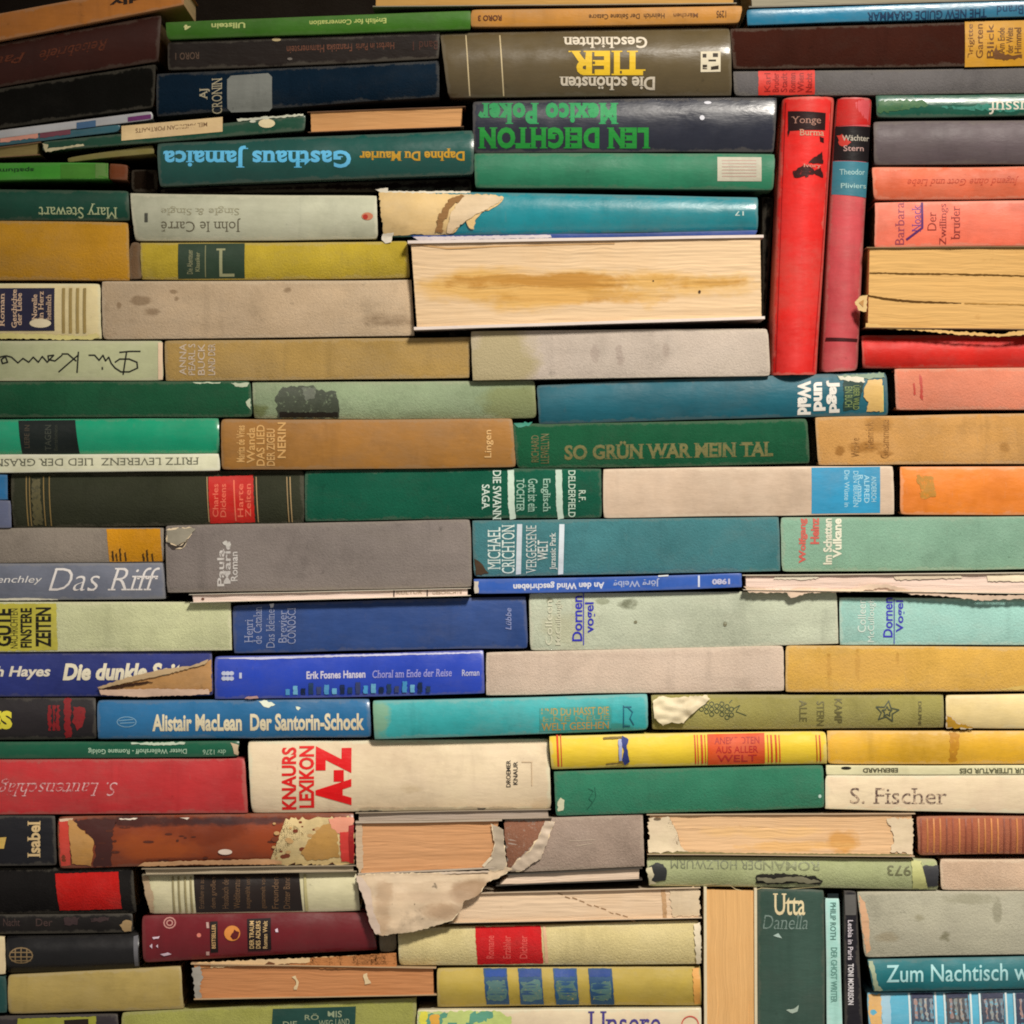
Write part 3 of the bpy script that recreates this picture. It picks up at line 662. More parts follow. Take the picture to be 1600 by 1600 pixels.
b.t('Lingen', (757,672,771,715), (222,178,116), 90, uw=.1)
b = hb('bottle green hardback with a long gold capitals title', (801,663,1261,655,1265,724,808,732), (30,88,58), p=5, bulge=2)
b.t('SO GRÜN WAR MEIN TAL', (882,688,1208,716), (120,114,68), 0, serif=True, bold=.035, uw=.5); b.t('RICHARD', (830,680,842,722), (110,106,66), 90, uw=.4); b.t('LLEWELLYN', (845,678,858,724), (110,106,66), 90, uw=.4)
b.patch([(802,661),(832,659),(826,666),(810,668)], (52,140,116), 'worn_corner', jag=1.5)
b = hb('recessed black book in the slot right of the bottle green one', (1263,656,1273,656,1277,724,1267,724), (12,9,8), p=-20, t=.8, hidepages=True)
b = hb('tan hardback with dark mottled marks on the left, under the dusty pink one', (1274,652,1700,645,1700,724,1279,726), (204,152,86), p=6, bulge=1.2, stain=.5, soak=[(1312,704,8,9,(140,92,40),.7),(1352,700,34,10,(150,100,44),.7),(1380,708,14,6,(140,90,38),.6),(1372,664,22,14,(160,112,54),.6),(1570,700,10,10,(150,104,52),.5)])
for x, y0, y1, s_, u_ in ((1352,660,700,'Heinrich',.65),(1376,656,716,'Gesammelte',.6),(1330,684,714,'Werke',.75)): b.t(s_, (x,y0,x+13,y1), (136,90,40), 90, uw=u_, bold=-.006)

# ---- rows around 730 - 900
b = bk('narrow blue spine end at the left edge, above the grey blue spine end', (-100,742,11,742,12,780,-100,781), (30,96,140), p=5)
b = bk('narrow grey blue spine end at the left edge, below the blue one', (-100,783,16,782,18,824,-100,825), (92,98,122), p=5)
b = hb('dark olive hardback with a red label and thin gilt lines', (16,740,474,735,475,818,20,825), (52,54,40), p=4, bulge=4, stain=.4)
for x in (39,44,66,75): b.patch([(x,744),(x+1.6,744),(x+5,822),(x+3.2,822)], (128,106,60), 'gilt_line', uw=.1)
b.patch([(48,748),(62,748),(66,820),(52,820)], (84,78,50), 'gilt_ornament', jag=2, uw=.5)
l = b.patch([(325,745),(395,742),(398,816),(328,818)], (196,34,26), 'spine_label', jag=.6)
for x, s in ((332,'Charles'),(344,'Dickens'),(371,'Harte'),(383,'Zeiten')): b.t(s, (x,756,x+9,808), (226,106,80), 90, parent=l, uw=.4)
b.patch([(364,750),(366,750),(369,814),(367,814)], (226,110,80), 'gilt_line', parent=l)
for x in (322,399,447,452): b.patch([(x,745),(x+1.6,745),(x+5,816),(x+3.4,816)], (166,140,96), 'gilt_line', uw=.15)
b = hb('forest green hardback with white capitals and two white bars at its right end', (476,735,939,732,940,808,477,814), (24,88,66), p=5, bulge=1.5)
b.t('SAGA', (753,757,765,796), (206,222,206), -90, serif=True); b.t('DIE SWANN', (770,735,783,812), (206,222,206), -90, serif=True, bold=.01)
for x in (793,868): b.patch([(x,734),(x+10,734),(x+11,790),(x+13,810),(x+4,812),(x+1,790)], (196,216,196), 'white_bar', jag=.5, uw=.1)
for x, s in ((807,'TÖCHTER'),(825,'Gott ist ein'),(845,'Englisch')): b.t(s, (x,748,x+15,800), (150,186,164), -90, serif=True, uw=.25)
b.t('DELDERFIELD', (888,735,899,808), (196,218,196), -90, uw=.1); b.t('R.F.', (904,766,915,784), (196,218,196), -90)
b = hb('beige hardback with a sky blue label at its right end', (943,733,1395,728,1397,803,943,809), (214,188,160), p=7, k='paper', bulge=1.2)
l = b.patch((1268,730,1375,802), (48,146,186), 'spine_label')
for x, y0, y1, s in ((1319,735,792,'Die Wüste in'),(1333,736,792,'DEN BERGEN'),(1340,742,784,'Roman'),(1350,742,786,'ALFRED'),(1361,744,784,'ANDERSCH')): b.t(s, (x,y0,x+8,y1), (160,208,222), -90, parent=l, uw=.15)
b = hb('bright orange hardback at the right edge', (1407,730,1700,728,1700,804,1407,804), (244,136,46), p=6, k='paper', bulge=1.5, stain=.3)
b.patch([(1432,742),(1458,745),(1462,776),(1440,780),(1436,770),(1452,766),(1448,756),(1434,756)], (190,134,48), 'emblem', jag=1.5, uw=.4)
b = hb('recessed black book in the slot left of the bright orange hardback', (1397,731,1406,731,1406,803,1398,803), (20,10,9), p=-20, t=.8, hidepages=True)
b = hb('grey hardback with a mustard label over the slate blue book', (-140,826,255,825,257,878,-140,880), (128,118,106), p=5, bulge=1.5, stain=.5)
b.patch([(166,826.5),(250,826),(254,877),(171,878)], (192,132,28), 'spine_label', 'cloth', jag=.4); b.patch([[(x,854+d),(x+3,852+d),(x+4,877),(x+1,877)] for x, d in ((174,8),(180,12),(186,4),(194,10),(222,12),(228,6),(236,12))], (70,48,14), 'stain', jag=.8)
b = hb('slate blue hardback with a large white italic title, at the left edge', (-160,881,256,880,259,936,-160,938), (108,112,124), p=5, k='paper', bulge=1.5)
b.t('Das Riff', (76,887,250,923), (236,226,218), 0, serif=True, bold=-.012, shear=.32, uw=.08); b.t('Peter Benchley', (-75,900,66,914), (222,216,208), 0, shear=.25, bold=.0, uw=.2)
b.patch([(-10,936),(40,934),(90,936.5),(90,937.5),(-10,938.5)], (210,200,180), 'paper_edge', jag=.4)
b = hb('thick taupe grey hardback with a frayed upper left corner', (259,822,735,812,737,917,262,926), (130,120,113), p=8, bulge=1.2, stain=.5, yaw=0)
b.patch([(262,828),(286,825),(306,825),(300,834),(290,846),(276,852),(262,846)], (150,142,122), 'torn_corner', jag=1.6, off=.9, crumple=1); b.patch([(263,848),(282,853),(294,845),(286,856),(270,858)], (60,52,46), 'torn_corner', jag=1.5, off=.8)
for x, y0, y1, s in ((340,858,916,'Paula'),(350,846,912,'Marie'),(361,862,908,'Roman')): b.t(s, (x,y0,x+11,y1), (196,190,182), 90, uw=.45, bold=.02)
b.patch([(348,848),(354,844),(362,850),(356,856)], (190,186,176), 'emblem', jag=1.5, uw=.3)
b = fe('very thin white booklet sticking out under the thick taupe book', (297,929,735,919,735,930,299,941), (225,205,185), (232,205,175), p=9, t=.3, bulge=0, yaw=0)
b.patch([ell(318,935.5,2.5,2,7)], (100,60,40), 'stain', off=.5)
for x in (615,667): b.patch((x,921,x+1.8,932), (70,56,50), 'line', off=.5)
for x0, x1, s in ((620,660,'KULTUR'),(676,722,'GESCHICHTE')): b.t(s, (x0,923,x1,928), (170,150,125), 0, uw=.3)
b = hb('blue grey teal hardback with white capitals and two white bars at its left end', (738,814,1217,808,1219,892,741,901), (70,124,128), p=5, bulge=1.2)
for x, y0, y1, s in ((762,824,890,'MICHAEL'),(784,820,896,'CRICHTON')): b.t(s, (x,y0,x+20,y1), (212,226,216), 90, serif=True, bold=.0, uw=.08)
for x in (808,874): b.patch([(x,819),(x+8,819),(x+6,897),(x-2,898)], (206,216,220), 'white_bar', uw=.08)
b.t('VERGESSENE', (822,821,838,896), (206,214,206), 90, serif=True, bold=-.01, uw=.08); b.t('WELT', (840,844,856,876), (206,214,206), 90, serif=True); b.t('Jurassic Park', (859,832,871,890), (200,208,200), 90, serif=True, uw=.1)
b.patch([(741,872),(752,880),(764,896),(744,899)], (70,52,34), 'torn_corner', jag=1.2)
b = hb('pale jade hardback with red and white lettering at its left end', (1220,809,1700,807,1700,888,1222,893), (134,172,146), p=6, bulge=1.2, stain=.5)
for x, y0, y1, s, c in ((1248,810,880,'Wolfgang',(206,96,84)),(1266,809,850,'Heinz',(206,96,84)),(1286,810,882,'Im Schatten',(228,226,200)),(1301,810,872,'Vulkane',(228,226,200))): b.t(s, (x,y0,x+14,y1), c, 90, bold=.04, uw=.1)
b = bk('thin royal blue booklet with white upside down lettering, under the teal hardback', (741,906,1158,897,1158,918,742,928), (48,92,176), p=9, k='gloss', yaw=0)
b.t('An den Wind geschrieben', (802,908,944,921), (216,218,228), 180, bold=.03, uw=.1); b.t('Jörg Weibg', (958,904,1030,917), (160,172,206), 180, bold=.02, uw=.2)
b.patch((1090,899,1093,917), (200,206,220), 'line'); b.t('1980', (1112,904,1140,913), (190,190,215), 180, bold=.05); b.patch([(741,908),(748,908),(748,926),(742,927)], (206,196,180), 'torn_edge', jag=1); b.patch([(1028,899),(1044,898),(1044,900),(1028,901)], (220,225,230), 'nick')
b = fe('ragged torn white paper block above the two pale green books at the right', (1160,899,1700,894,1700,928,1161,921), (222,205,180), (236,206,174), p=9, t=.5, bulge=.6)
b.patch([(1161,916),(1200,920),(1232,922),(1250,918),(1330,920),(1360,912),(1390,914),(1420,922),(1480,927),(1560,930),(1640,928),(1640,934),(1580,936),(1530,938),(1480,932),(1420,928),(1380,918),(1340,924),(1262,926),(1235,934),(1229,926),(1170,926)], (228,200,172), 'torn_edge', jag=1.2, off=1.2, crumple=.9)
b.patch([(1210,900),(1270,899),(1280,903),(1255,906),(1208,905)], (215,205,180), 'torn_edge', jag=1, off=.9); b.patch([(1395,900),(1500,897),(1502,903),(1400,906)], (226,206,176), 'torn_edge', jag=1, off=.9); b.patch([(1540,898),(1640,894),(1640,908),(1542,908)], (232,212,180), 'torn_edge', jag=1, off=.9)
# ---- rows around 940 - 1090
b = hb('pale sage hardback with a yellow label of black capitals at the left edge', (-140,941,360,941,362,1016,-140,1019), (188,190,146), p=6, bulge=1, stain=.45)
l = b.patch([(-60,944),(88,943),(90,1016),(-60,1018)], (190,180,66), 'spine_label', jag=.8)
for x, y0, y1, s, bo in ((-6,951,1010,'GUTE',.04),(16,951,1013,'NACHRICHTEN',.0),(32,950,1012,'FINSTERE',.03),(56,949,1011,'ZEITEN',.03)): b.t(s, (x,y0,x+(12 if bo==0 else 18)+(6 if x in (56,-6) else 0),y1), (24,22,14), 90, bold=bo, parent=l, uw=.05)
b = hb('deep blue hardback with faded silver lettering at its left end', (363,946,821,932,825,1012,366,1020), (44,72,128), p=5, k='paper', bulge=1.4, yaw=0)
for x, y0, y1, s in ((382,968,1004,'Henri'),(396,948,1006,'de Catalan'),(416,952,1012,'Das kleine'),(435,954,1004,'Brevier'),(449,950,1006,'CONOSCI')): b.t(s, (x,y0,x+13,y1), (150,158,186), 90, uw=.35, bold=-.008, serif=True)
b.patch([(421,944),(428,943),(427,949),(423,950)], (230,230,240), 'nick'); b.t('Lübbe', (790,950,799,984), (130,140,180), 90, shear=.2, uw=.2)
b = hb('pale grey green hardback with a blue two line title, left of its aqua twin', (827,928,1307,923,1310,1006,829,1017), (190,196,170), p=5, bulge=1.1, stain=.5, soak=[(985,944,17,10,(96,98,74),.8),(940,940,10,5,(130,134,104),.6),(859,938,6,4,(120,122,94),.6),(880,985,40,30,(176,172,138),.5)])
b.t('Dornen', (894,931,910,1002), (44,44,166), 90, bold=.02, uw=.05); b.t('vogel', (914,941,932,989), (44,44,166), 90, bold=.02, uw=.05); b.patch((911,924,912.6,1008), (60,60,170), 'line')
b.patch([ell(859,938,3,3,8),ell(993,972,3,2.5,7),ell(1133,975,3,4,7)], (124,120,92), 'stain', jag=1, uw=.3)
for x, s in ((852,'Colleen'),(868,'McCullough')): b.t(s, (x,938,x+11,1008), (206,204,176), 90, uw=.4)
b = hb('aqua hardback with a blue two line title and white author name at the right edge', (1312,934,1700,938,1700,1008,1313,1007), (160,206,192), p=5, bulge=1.1, stain=.3)
b.t('Dornen', (1380,934,1395,996), (58,52,168), 90, bold=.02, uw=.05); b.t('Vogel', (1400,938,1415,988), (58,52,168), 90, bold=.02, uw=.05); b.patch((1396.5,936,1398,1006), (66,60,170), 'line')
b.t('Colleen', (1340,936,1353,988), (214,226,212), 90, uw=.15, bold=0); b.t('McCullough', (1356,936,1369,1003), (214,226,212), 90, uw=.15, bold=0)
b = pb('navy blue paperback with a white slanted title and a torn open right end', (-160,1019,330,1018,333,1087,-160,1089), (42,52,116), p=5, bulge=2)
b.t('Joseph Hayes', (-68,1041,79,1062), (222,210,188), 0, bold=.03, shear=.2, uw=.06); b.t('Die dunkle Seite', (98,1036,296,1063), (234,220,190), 0, bold=.045, shear=.2, uw=.05)
b.patch([(153,1076),(200,1066),(262,1054),(318,1036),(330,1030),(331,1080),(325,1085),(160,1086)], (190,142,86), 'torn_paper', jag=.8, off=1.0, stain=.6)
b.patch([(152,1074),(200,1058),(250,1046),(300,1040),(326,1030),(320,1038),(262,1053),(200,1066),(158,1076)], (176,150,112), 'torn_edge', jag=.8, off=2.6)
b.patch([(155,1078),(240,1076),(326,1077),(327,1085),(220,1089),(158,1086)], (214,180,154), 'paper_edge', jag=.8, off=2.0)
b.patch([(154,1076),(230,1064),(240,1066),(170,1078)], (60,34,20), 'torn_edge', jag=.8, off=1.8)
b = hb('royal blue glossy hardback with small white lettering and a skyline picture', (336,1027,755,1017,757,1084,336,1093), (36,66,174), p=7, k='gloss', bulge=2, yaw=0, var=.6)
b.patch([(338,1028.5),(400,1028),(540,1023),(754,1018.5),(754,1020.5),(540,1026),(400,1030.5)], (205,205,235), 'worn_edge', jag=.5, uw=.1)
b.t('Erik Fosnes Hansen', (479,1048,571,1060), (222,218,240), 0, bold=.03); b.t('Choral am Ende der Reise', (582,1046,706,1058), (150,150,208), 0, serif=True, shear=.1); b.t('Roman', (722,1046,749,1056), (190,190,215), 0); b.patch([ell(350+i*6,1052,4,3.5,9) for i in range(3)]+[ell(350+i*6,1060,4,3.5,9) for i in range(3)]+[[(374,1051),(378,1051),(378,1060),(374,1060)]], (190,196,220), 'publisher_mark')
for i in range(19):
    x = 446+i*12.2; c = ((70,150,200),(36,60,90),(110,180,215),(60,70,110),(24,40,70))[(i*7)%5]
    hgt = (8,14,11,17,9,13)[(i*5)%6]; b.patch([(x,1085-(x-446)*.022-hgt),(x+7,1085-(x-446)*.022-hgt),(x+7,1086-(x-446)*.022),(x,1086-(x-446)*.022)], c, 'cover_picture', jag=.8, uw=.25)
b.patch([(382,1092),(388,1088),(402,1087),(404,1091)], (214,170,160), 'nick', jag=.8)
b = hb('plain pinkish beige cloth hardback above the turquoise book', (760,1020,1224,1009,1225,1079,760,1086), (202,181,160), p=5, bulge=1, yaw=0)
b = hb('golden yellow hardback with faded marks at the right edge, under the aqua one', (1228,1009,1700,1012,1700,1079,1228,1081), (214,168,80), p=6, bulge=1.2, stain=.25, soak=[(1295,1040,4,26,(150,104,40),.5),(1340,1036,4,26,(150,104,40),.5),(1402,1030,3,12,(150,104,40),.45),(1350,1045,110,22,(206,160,84),.6)])
b.patch([(1560,1078),(1600,1070),(1700,1070),(1700,1077)], (216,180,90), 'worn_edge', jag=1)
# ---- rows around 1085 - 1270
b = hb('black hardback with yellow letter end and a dark red printed motif at the left edge', (-160,1092,148,1090,150,1155,-160,1157), (34,30,32), p=5, k='paper', bulge=3)
b.t('HOLMES', (-120,1111,19,1140), (222,206,64), 0, bold=.06)
b.patch([bb for bb in bars(75,95,1102,1142,3,.7)]+[[(100,1092),(110,1092),(111,1152),(101,1154)],[(114,1104),(132,1106),(134,1112),(128,1136),(120,1142),(114,1130)]], (124,26,30), 'emblem', jag=2, uw=.25)
b = pb('blue paperback with cream bold title, left of the turquoise hardback', (152,1095,577,1093,580,1152,153,1155), (36,104,150), p=6, k='gloss', bulge=2.5, var=.7)
b.t('Alistair MacLean  Der Santorin-Schock', (238,1115,569,1142), (238,222,184), 0, bold=.035, uw=.05); b.stroke([ell(198,1128,15,8,14)+[(213,1128)], [(186,1126),(208,1124)], [(188,1130),(210,1129)]], 1.4, (110,160,190), 'publisher_mark')
b.patch([[(404,1096),(412,1094),(424,1097),(430,1101),(420,1106),(412,1104)],[(462,1104),(470,1106),(466,1110)]], (214,224,196), 'nick', jag=1.2)
b = hb('turquoise hardback with a worn gold title block near its right end', (583,1096,1011,1085,1012,1140,586,1155), (54,162,162), p=9, k='paper', bulge=2.5, yaw=0, soak=[(588,1125,20,40,(126,160,124),.8),(930,1140,90,10,(60,120,96),.6)])
b.patch([(843,1106),(955,1102),(955,1138),(843,1143)], (70,150,140), 'title_panel', uw=.5)
b.t('UND DU HASST DIE', (846,1105,951,1117), (178,150,72), 0, uw=.3); b.t('EINE NEUE', (848,1118,952,1126), (150,150,90), 0, uw=.5); b.t('WELT GESEHEN', (846,1128,951,1140), (184,148,70), 0, uw=.3); b.stroke([[(974,1102),(974,1136)],[(980,1104),(988,1112),(984,1122),(990,1132)],[(974,1104),(986,1104)],[(974,1134),(984,1134)]], 1.6, (26,92,116), 'publisher_mark', uw=.15)
b = hb('olive cloth hardback with a torn paper corner, printed grapes and a star', (1018,1086,1474,1086,1475,1137,1020,1140), (152,144,82), p=5, bulge=2.5, stain=.3)
b.patch([(1020,1095),(1030,1088),(1060,1090),(1105,1086),(1110,1092),(1095,1104),(1078,1118),(1068,1130),(1050,1128),(1036,1134),(1022,1122)], (226,206,168), 'torn_paper', jag=1.4, off=1.2, crumple=2.6, cs=110)
g = []
for x, y in ((1096,1108),(1104,1104),(1104,1112),(1112,1100),(1112,1108),(1112,1116),(1120,1103),(1120,1111),(1128,1100),(1128,1108),(1128,1116),(1136,1104),(1136,1112),(1136,1121),(1143,1108),(1143,1117)): g.append(ell(x,y,3.4,3.4,8)+[(x+3.4,y)])
b.stroke(g+[[(1145,1108),(1156,1102),(1150,1112),(1166,1118)],[(1140,1098),(1144,1094)]], 1.3, (62,72,50), 'emblem')
for x, y0, y1, s in ((1249,1094,1128,'ALLE'),(1276,1096,1134,'STERN'),(1304,1092,1130,'KAMP')): b.t(s, (x,y0,x+12,y1), (98,92,54), -90, uw=.3)
st = [(1386+(19 if i%2==0 else 9)*math.sin(i*math.pi/5+.15)*(1 if 1 else 0), 1112-(17 if i%2==0 else 8)*math.cos(i*math.pi/5+.15)) for i in range(11)]
st2 = [(1386+(8 if i%2==0 else 4)*math.sin(i*math.pi/5), 1112-(8 if i%2==0 else 4)*math.cos(i*math.pi/5)) for i in range(11)]
b.stroke([st, st2], 1.8, (66,74,56), 'emblem'); b.t('DELPHI', (1435,1096,1440,1132), (96,90,56), -90, uw=.2)
b = pb('pale cream paperback with a crumpled lower corner, right of the olive cloth book', (1478,1087,1700,1083,1700,1139,1479,1137), (220,196,136), p=7, bulge=2)
b.patch([(1479,1118),(1486,1120),(1494,1130),(1520,1136),(1520,1138),(1480,1137)], (196,148,36), 'torn_corner', jag=1.5, off=.8, crumple=.8)
b = hb('sunny yellow hardback with red stripes, an orange label and a blue emblem', (858,1150,1290,1143,1292,1192,862,1201), (232,196,54), p=8, k='paper', bulge=3, stain=.1, yaw=0, var=.6)
for x, w_ in ((869,3),(875,1.5),(1084,2),(1088.5,1.5),(1094,3),(1100,1.5),(1198,1.5),(1203,2.6),(1210,2.6),(1216,1.6),(1274,1.4),(1279,2)): b.patch([(x,1148),(x+w_,1148),(x+w_+2,1198-(x-862)*.02),(x+2,1198-(x-862)*.02)], (204,66,28), 'stripe')
l = b.patch([(1105,1147),(1194,1145),(1195,1193),(1106,1195)], (226,84,34), 'spine_label')
for i, s in enumerate(('ANEKDOTEN','AUS ALLER','WELT')): b.t(s, (1116+i*2,1151+i*14,1186-i*2,1162+i*14), (176,44,40), 0, parent=l, uw=.3)
b.patch([(972,1149),(982,1155),(979,1164),(981,1176),(984,1190),(976,1196),(972,1188),(975,1172),(970,1160)], (30,50,120), 'emblem', jag=.6); b.patch([[(942,1152),(972,1150),(972,1153),(943,1155)],[(946,1193),(974,1190),(974,1193),(947,1196)]], (120,100,50), 'emblem', jag=.5); b.patch([(966,1155),(971,1154),(972,1188),(967,1189)], (150,156,190), 'emblem', jag=.6, uw=.2)
b = hb('deep golden yellow hardback right of the red striped one', (1293,1143,1700,1142,1700,1193,1294,1194), (214,164,42), p=4, k='paper', bulge=2, stain=.2)
b.patch([(1484,1144),(1500,1148),(1494,1190),(1484,1190)], (190,132,24), 'crease', jag=2, uw=.3)
b = bk('thin dark green booklet with small pale lettering above the big red book', (-140,1160,374,1159,371,1182,-140,1186), (14,84,58), p=6, k='gloss', bulge=1)
b.t('Dieter Wellershoff - Romane Goldig', (138,1168,292,1178), (170,200,170), 180, uw=.25); b.t('dtv 1276', (317,1171,353,1179), (150,186,156), 180, uw=.25); b.patch([(204,1160.5),(290,1160),(288,1163),(262,1164),(206,1163)], (190,206,180), 'nick', jag=1.2, uw=.2); b.patch([(360,1160),(373,1164),(372,1180),(366,1178),(364,1168)], (200,176,140), 'torn_corner', jag=1)
b = hb('big red hardback with a worn white script title at the left edge', (-160,1188,382,1185,387,1270,-160,1274), (176,46,48), p=7, k='paper', bulge=2, stain=.35)
b.t('S. Lautenschläger', (-30,1216,184,1244), (240,190,186), 180, serif=True, shear=.4, bold=-.012, uw=.72)
b = hb('thick cream hardback with a large red capitals title turned sideways', (387,1159,857,1156,861,1264,393,1271), (228,202,166), p=4, k='paper', bulge=4, stain=.3, var=.8, soak=[(644,1232,18,9,(186,164,126),.6),(700,1266,160,5,(150,134,110),.6),(850,1260,20,12,(190,166,130),.5)])
b.t('KNAURS', (440,1168,463,1266), (222,26,26), 90, bold=.035, uw=.02); b.t('LEXIKON', (467,1166,491,1263), (222,26,26), 90, bold=.035, uw=.02); b.t('A-Z', (493,1166,549,1259), (228,18,22), 90, bold=.07, uw=.02, spacing=1.1)
b.t('DROEMER', (791,1188,798,1230), (50,46,40), 90); b.t('KNAUR', (802,1190,809,1226), (50,46,40), 90)
b.patch([[(830,1190),(831.5,1190),(832,1228),(830.5,1228)],[(815,1190),(832,1190),(832,1191.5),(815,1191.5)]], (190,166,132), 'line')
b.patch([[(560,1268),(600,1267),(586,1270),(562,1270)],[(745,1264),(760,1263.5),(756,1266.5),(748,1266.5)]], (40,34,28), 'stain', jag=.8)
b = hb('medium green cloth hardback with a chipped lower left corner, under the striped yellow one', (866,1206,1286,1196,1288,1262,869,1275), (52,118,90), p=7, bulge=1.6, stain=.35, yaw=0)
b.patch([(871,1254),(876,1246),(882,1250),(880,1266),(872,1268)], (214,214,176), 'nick', jag=1.2); b.stroke([[(919,1232),(927,1236),(920,1248),(926,1254),(918,1264)],[(929,1230),(931,1244),(927,1252)]], 1.0, (28,80,62), 'emblem', uw=.2); b.patch(ell(1281,1244,2.5,3,8), (190,220,200), 'nick')
b = bk('very thin cream booklet with tiny dark capitals above the cream book lettered Fischer', (1291,1197,1700,1196,1700,1208,1291,1211), (214,206,160), p=6, t=.25)
b.t('EBERHARD', (1348,1200,1403,1207), (76,72,50), 180, bold=.03); b.patch(ell(1322,1200,8,2.4), (24,20,16), 'emblem', jag=.4); b.t('STUDIEN ZUR LITERATUR DES', (1499,1200,1660,1208), (90,90,64), 180, bold=.03)
b = hb('cream hardback with a flaking dark serif name, at the right edge', (1290,1212,1700,1209,1700,1272,1290,1264), (242,214,176), p=6, k='paper', bulge=1.2, stain=.15)
b.t('S. Fischer', (1394-66,1231,1479,1256), (96,74,66), 0, serif=True, bold=-.004, uw=.62)
# ---- rows around 1280 - 1440
b = hb('black hardback with a vertical cream name, left of the torn red leather book', (-140,1275,85,1275,88,1352,-140,1355), (24,24,28), p=5, k='paper', bulge=1.5)
b.t('Isabel', (43,1283,63,1340), (205,176,124), 90, bold=.03, serif=True, uw=.1); b.patch([(-20,1310),(10,1308),(6,1326),(-2,1326),(-2,1334),(-20,1334)], (200,166,84), 'emblem')
b = hb('worn red brown leather book torn to cream paper at both ends', (90,1276,552,1271,553,1350,93,1356), (128,54,22), p=7, k='gloss', bulge=3, stain=.7, yaw=0, soak=[(250,1322,70,24,(150,70,24),.8),(420,1310,60,26,(146,62,26),.8),(330,1300,60,20,(104,40,16),.7),(250,1284,150,9,(46,22,22),.85),(370,1282,70,7,(56,30,30),.8),(340,1346,120,6,(88,34,16),.7)])
b.patch([(92,1283),(108,1282),(110,1352),(95,1354)], (196,64,50), 'leather_end', jag=1, wear=.6)
b.patch([(107,1281),(114,1282),(124,1294),(138,1304),(147,1314),(146,1334),(142,1354),(112,1350)], (186,136,72), 'torn_paper', jag=1.5, off=.7, stain=.6); b.patch([(92,1280),(114,1279),(112,1283),(93,1284)], (214,180,150), 'torn_edge', jag=.6)
b.patch([(116,1282),(184,1280),(176,1300),(172,1354),(146,1355),(150,1320),(138,1302),(122,1292)], (66,28,24), 'dark_leather', 'gloss', jag=2.5)
b.patch([(446,1280),(552,1277),(553,1350),(420,1350),(440,1332),(456,1324),(462,1314),(486,1304),(478,1296),(462,1290)], (206,182,128), 'torn_paper', jag=3, off=.7, stain=.7, crumple=.3); b.patch([(488,1306),(506,1288),(526,1282),(530,1340),(480,1345),(470,1334)], (170,128,66), 'torn_paper', jag=2, uw=.1, stain=.7, off=1.3)
b.patch([(513,1279),(552,1277),(552,1300),(530,1302),(518,1294)], (220,140,110), 'leather_end', jag=1.5, off=1.4); b.patch([(531,1300),(553,1298),(553,1348),(533,1346)], (196,52,44), 'leather_end', jag=1, off=1.5); b.patch([(545,1290),(553,1288),(553,1349),(546,1349)], (150,30,28), 'leather_end', jag=.6, off=1.6)
rr = random.Random(5)
fl = []
for i in range(26):
    x = rr.uniform(428, 500); y = rr.uniform(1284, 1342); q = rr.uniform(1.2, 4.5)
    fl.append(ell(x, y, q*1.5, q, 7))
b.patch(fl[:13], (120,52,24), 'leather_flake', 'gloss', jag=1.6, off=1.0); b.patch(fl[13:], (190,150,96), 'torn_flake', jag=1.6, off=1.2)
b.patch([ell(rr.uniform(150, 430), rr.uniform(1290, 1345), rr.uniform(2, 9), rr.uniform(.8, 2), 8) for i in range(16)], (84,36,22), 'leather_scratch', 'gloss', jag=1.4, uw=.3)
b.patch(ell(352,1331,11,4.5), (226,200,180), 'nick', jag=1.2, off=.8); b.patch([[(185,1279.5),(215,1278.5),(210,1281),(188,1281)],[(280,1278),(296,1278),(292,1281)]], (220,200,180), 'nick', jag=.6)
b.patch([(215,1354),(226,1347),(300,1345),(420,1342),(440,1346),(440,1351),(300,1351.5),(226,1354)], (206,160,116), 'torn_edge', jag=.8, off=1.2)
b = fe('thin frayed grey cream pamphlet edge under the worn leather book', (222,1357.5,556,1352,557,1361,224,1366), (150,135,110), (176,158,122), p=6, t=.4, bulge=0, yaw=0)
b = hb('black hardback with a plain red label, under the black one with cream name', (-140,1357,206,1358,212,1428,-140,1430), (28,26,25), p=3, bulge=4)
b.patch([(85,1366),(184,1363),(190,1421),(92,1424)], (178,30,26), 'spine_label', 'cloth', jag=.5)
b = hb('cream hardback with a wide black label and ribbed ends', (220,1367,557,1362,562,1424,236,1429), (204,196,156), p=5, k='paper', bulge=3, stain=.4)
l = b.patch([(302,1367),(467,1364),(473,1424),(306,1427)], (30,18,14), 'spine_label', 'gloss')
for i, s in enumerate(('Erzählungen aus', 'dem großen', 'Hausbuch der', 'Weltliteratur', 'ausgewählt und', 'gesammelt von', 'Freunden', 'Dritter Band')): b.t(s, (311+i*18+(i>4)*6,1371,321+i*18+(i>4)*6,1420), (112,84,58), 90, bold=-.005, parent=l, uw=.5)
for x in (268,277,287,296): b.patch([(x,1370),(x+3,1370),(x+6,1427),(x+3,1427)], (150,138,96), 'rib_line', wear=.6)
b.patch([(474,1366),(478,1366),(482,1424),(477,1424)], (170,160,110), 'rib_line'); b.patch([(221,1370),(230,1369),(240,1400),(240,1426),(234,1427)], (178,152,118), 'faded_end', jag=1)
b = hb('black book with dim printed motifs squeezed above the glossy black one', (-140,1431,206,1429,206,1458,-140,1461), (20,16,15), p=1, k='paper', bulge=1)
for x, s in ((4,'Nacht'),(55,'Der')): b.t(s, (x,1436,x+26,1448), (66,50,46), 0, uw=.4)
b.patch([[(100,1434),(124,1434),(120,1446),(100,1446)],[(140,1436),(170,1434),(168,1440),(142,1442)]], (60,44,44), 'emblem', jag=2, uw=.4); b.patch([(186,1446),(196,1438),(205,1440),(204,1456),(194,1457)], (150,124,86), 'torn_corner', jag=1.5)
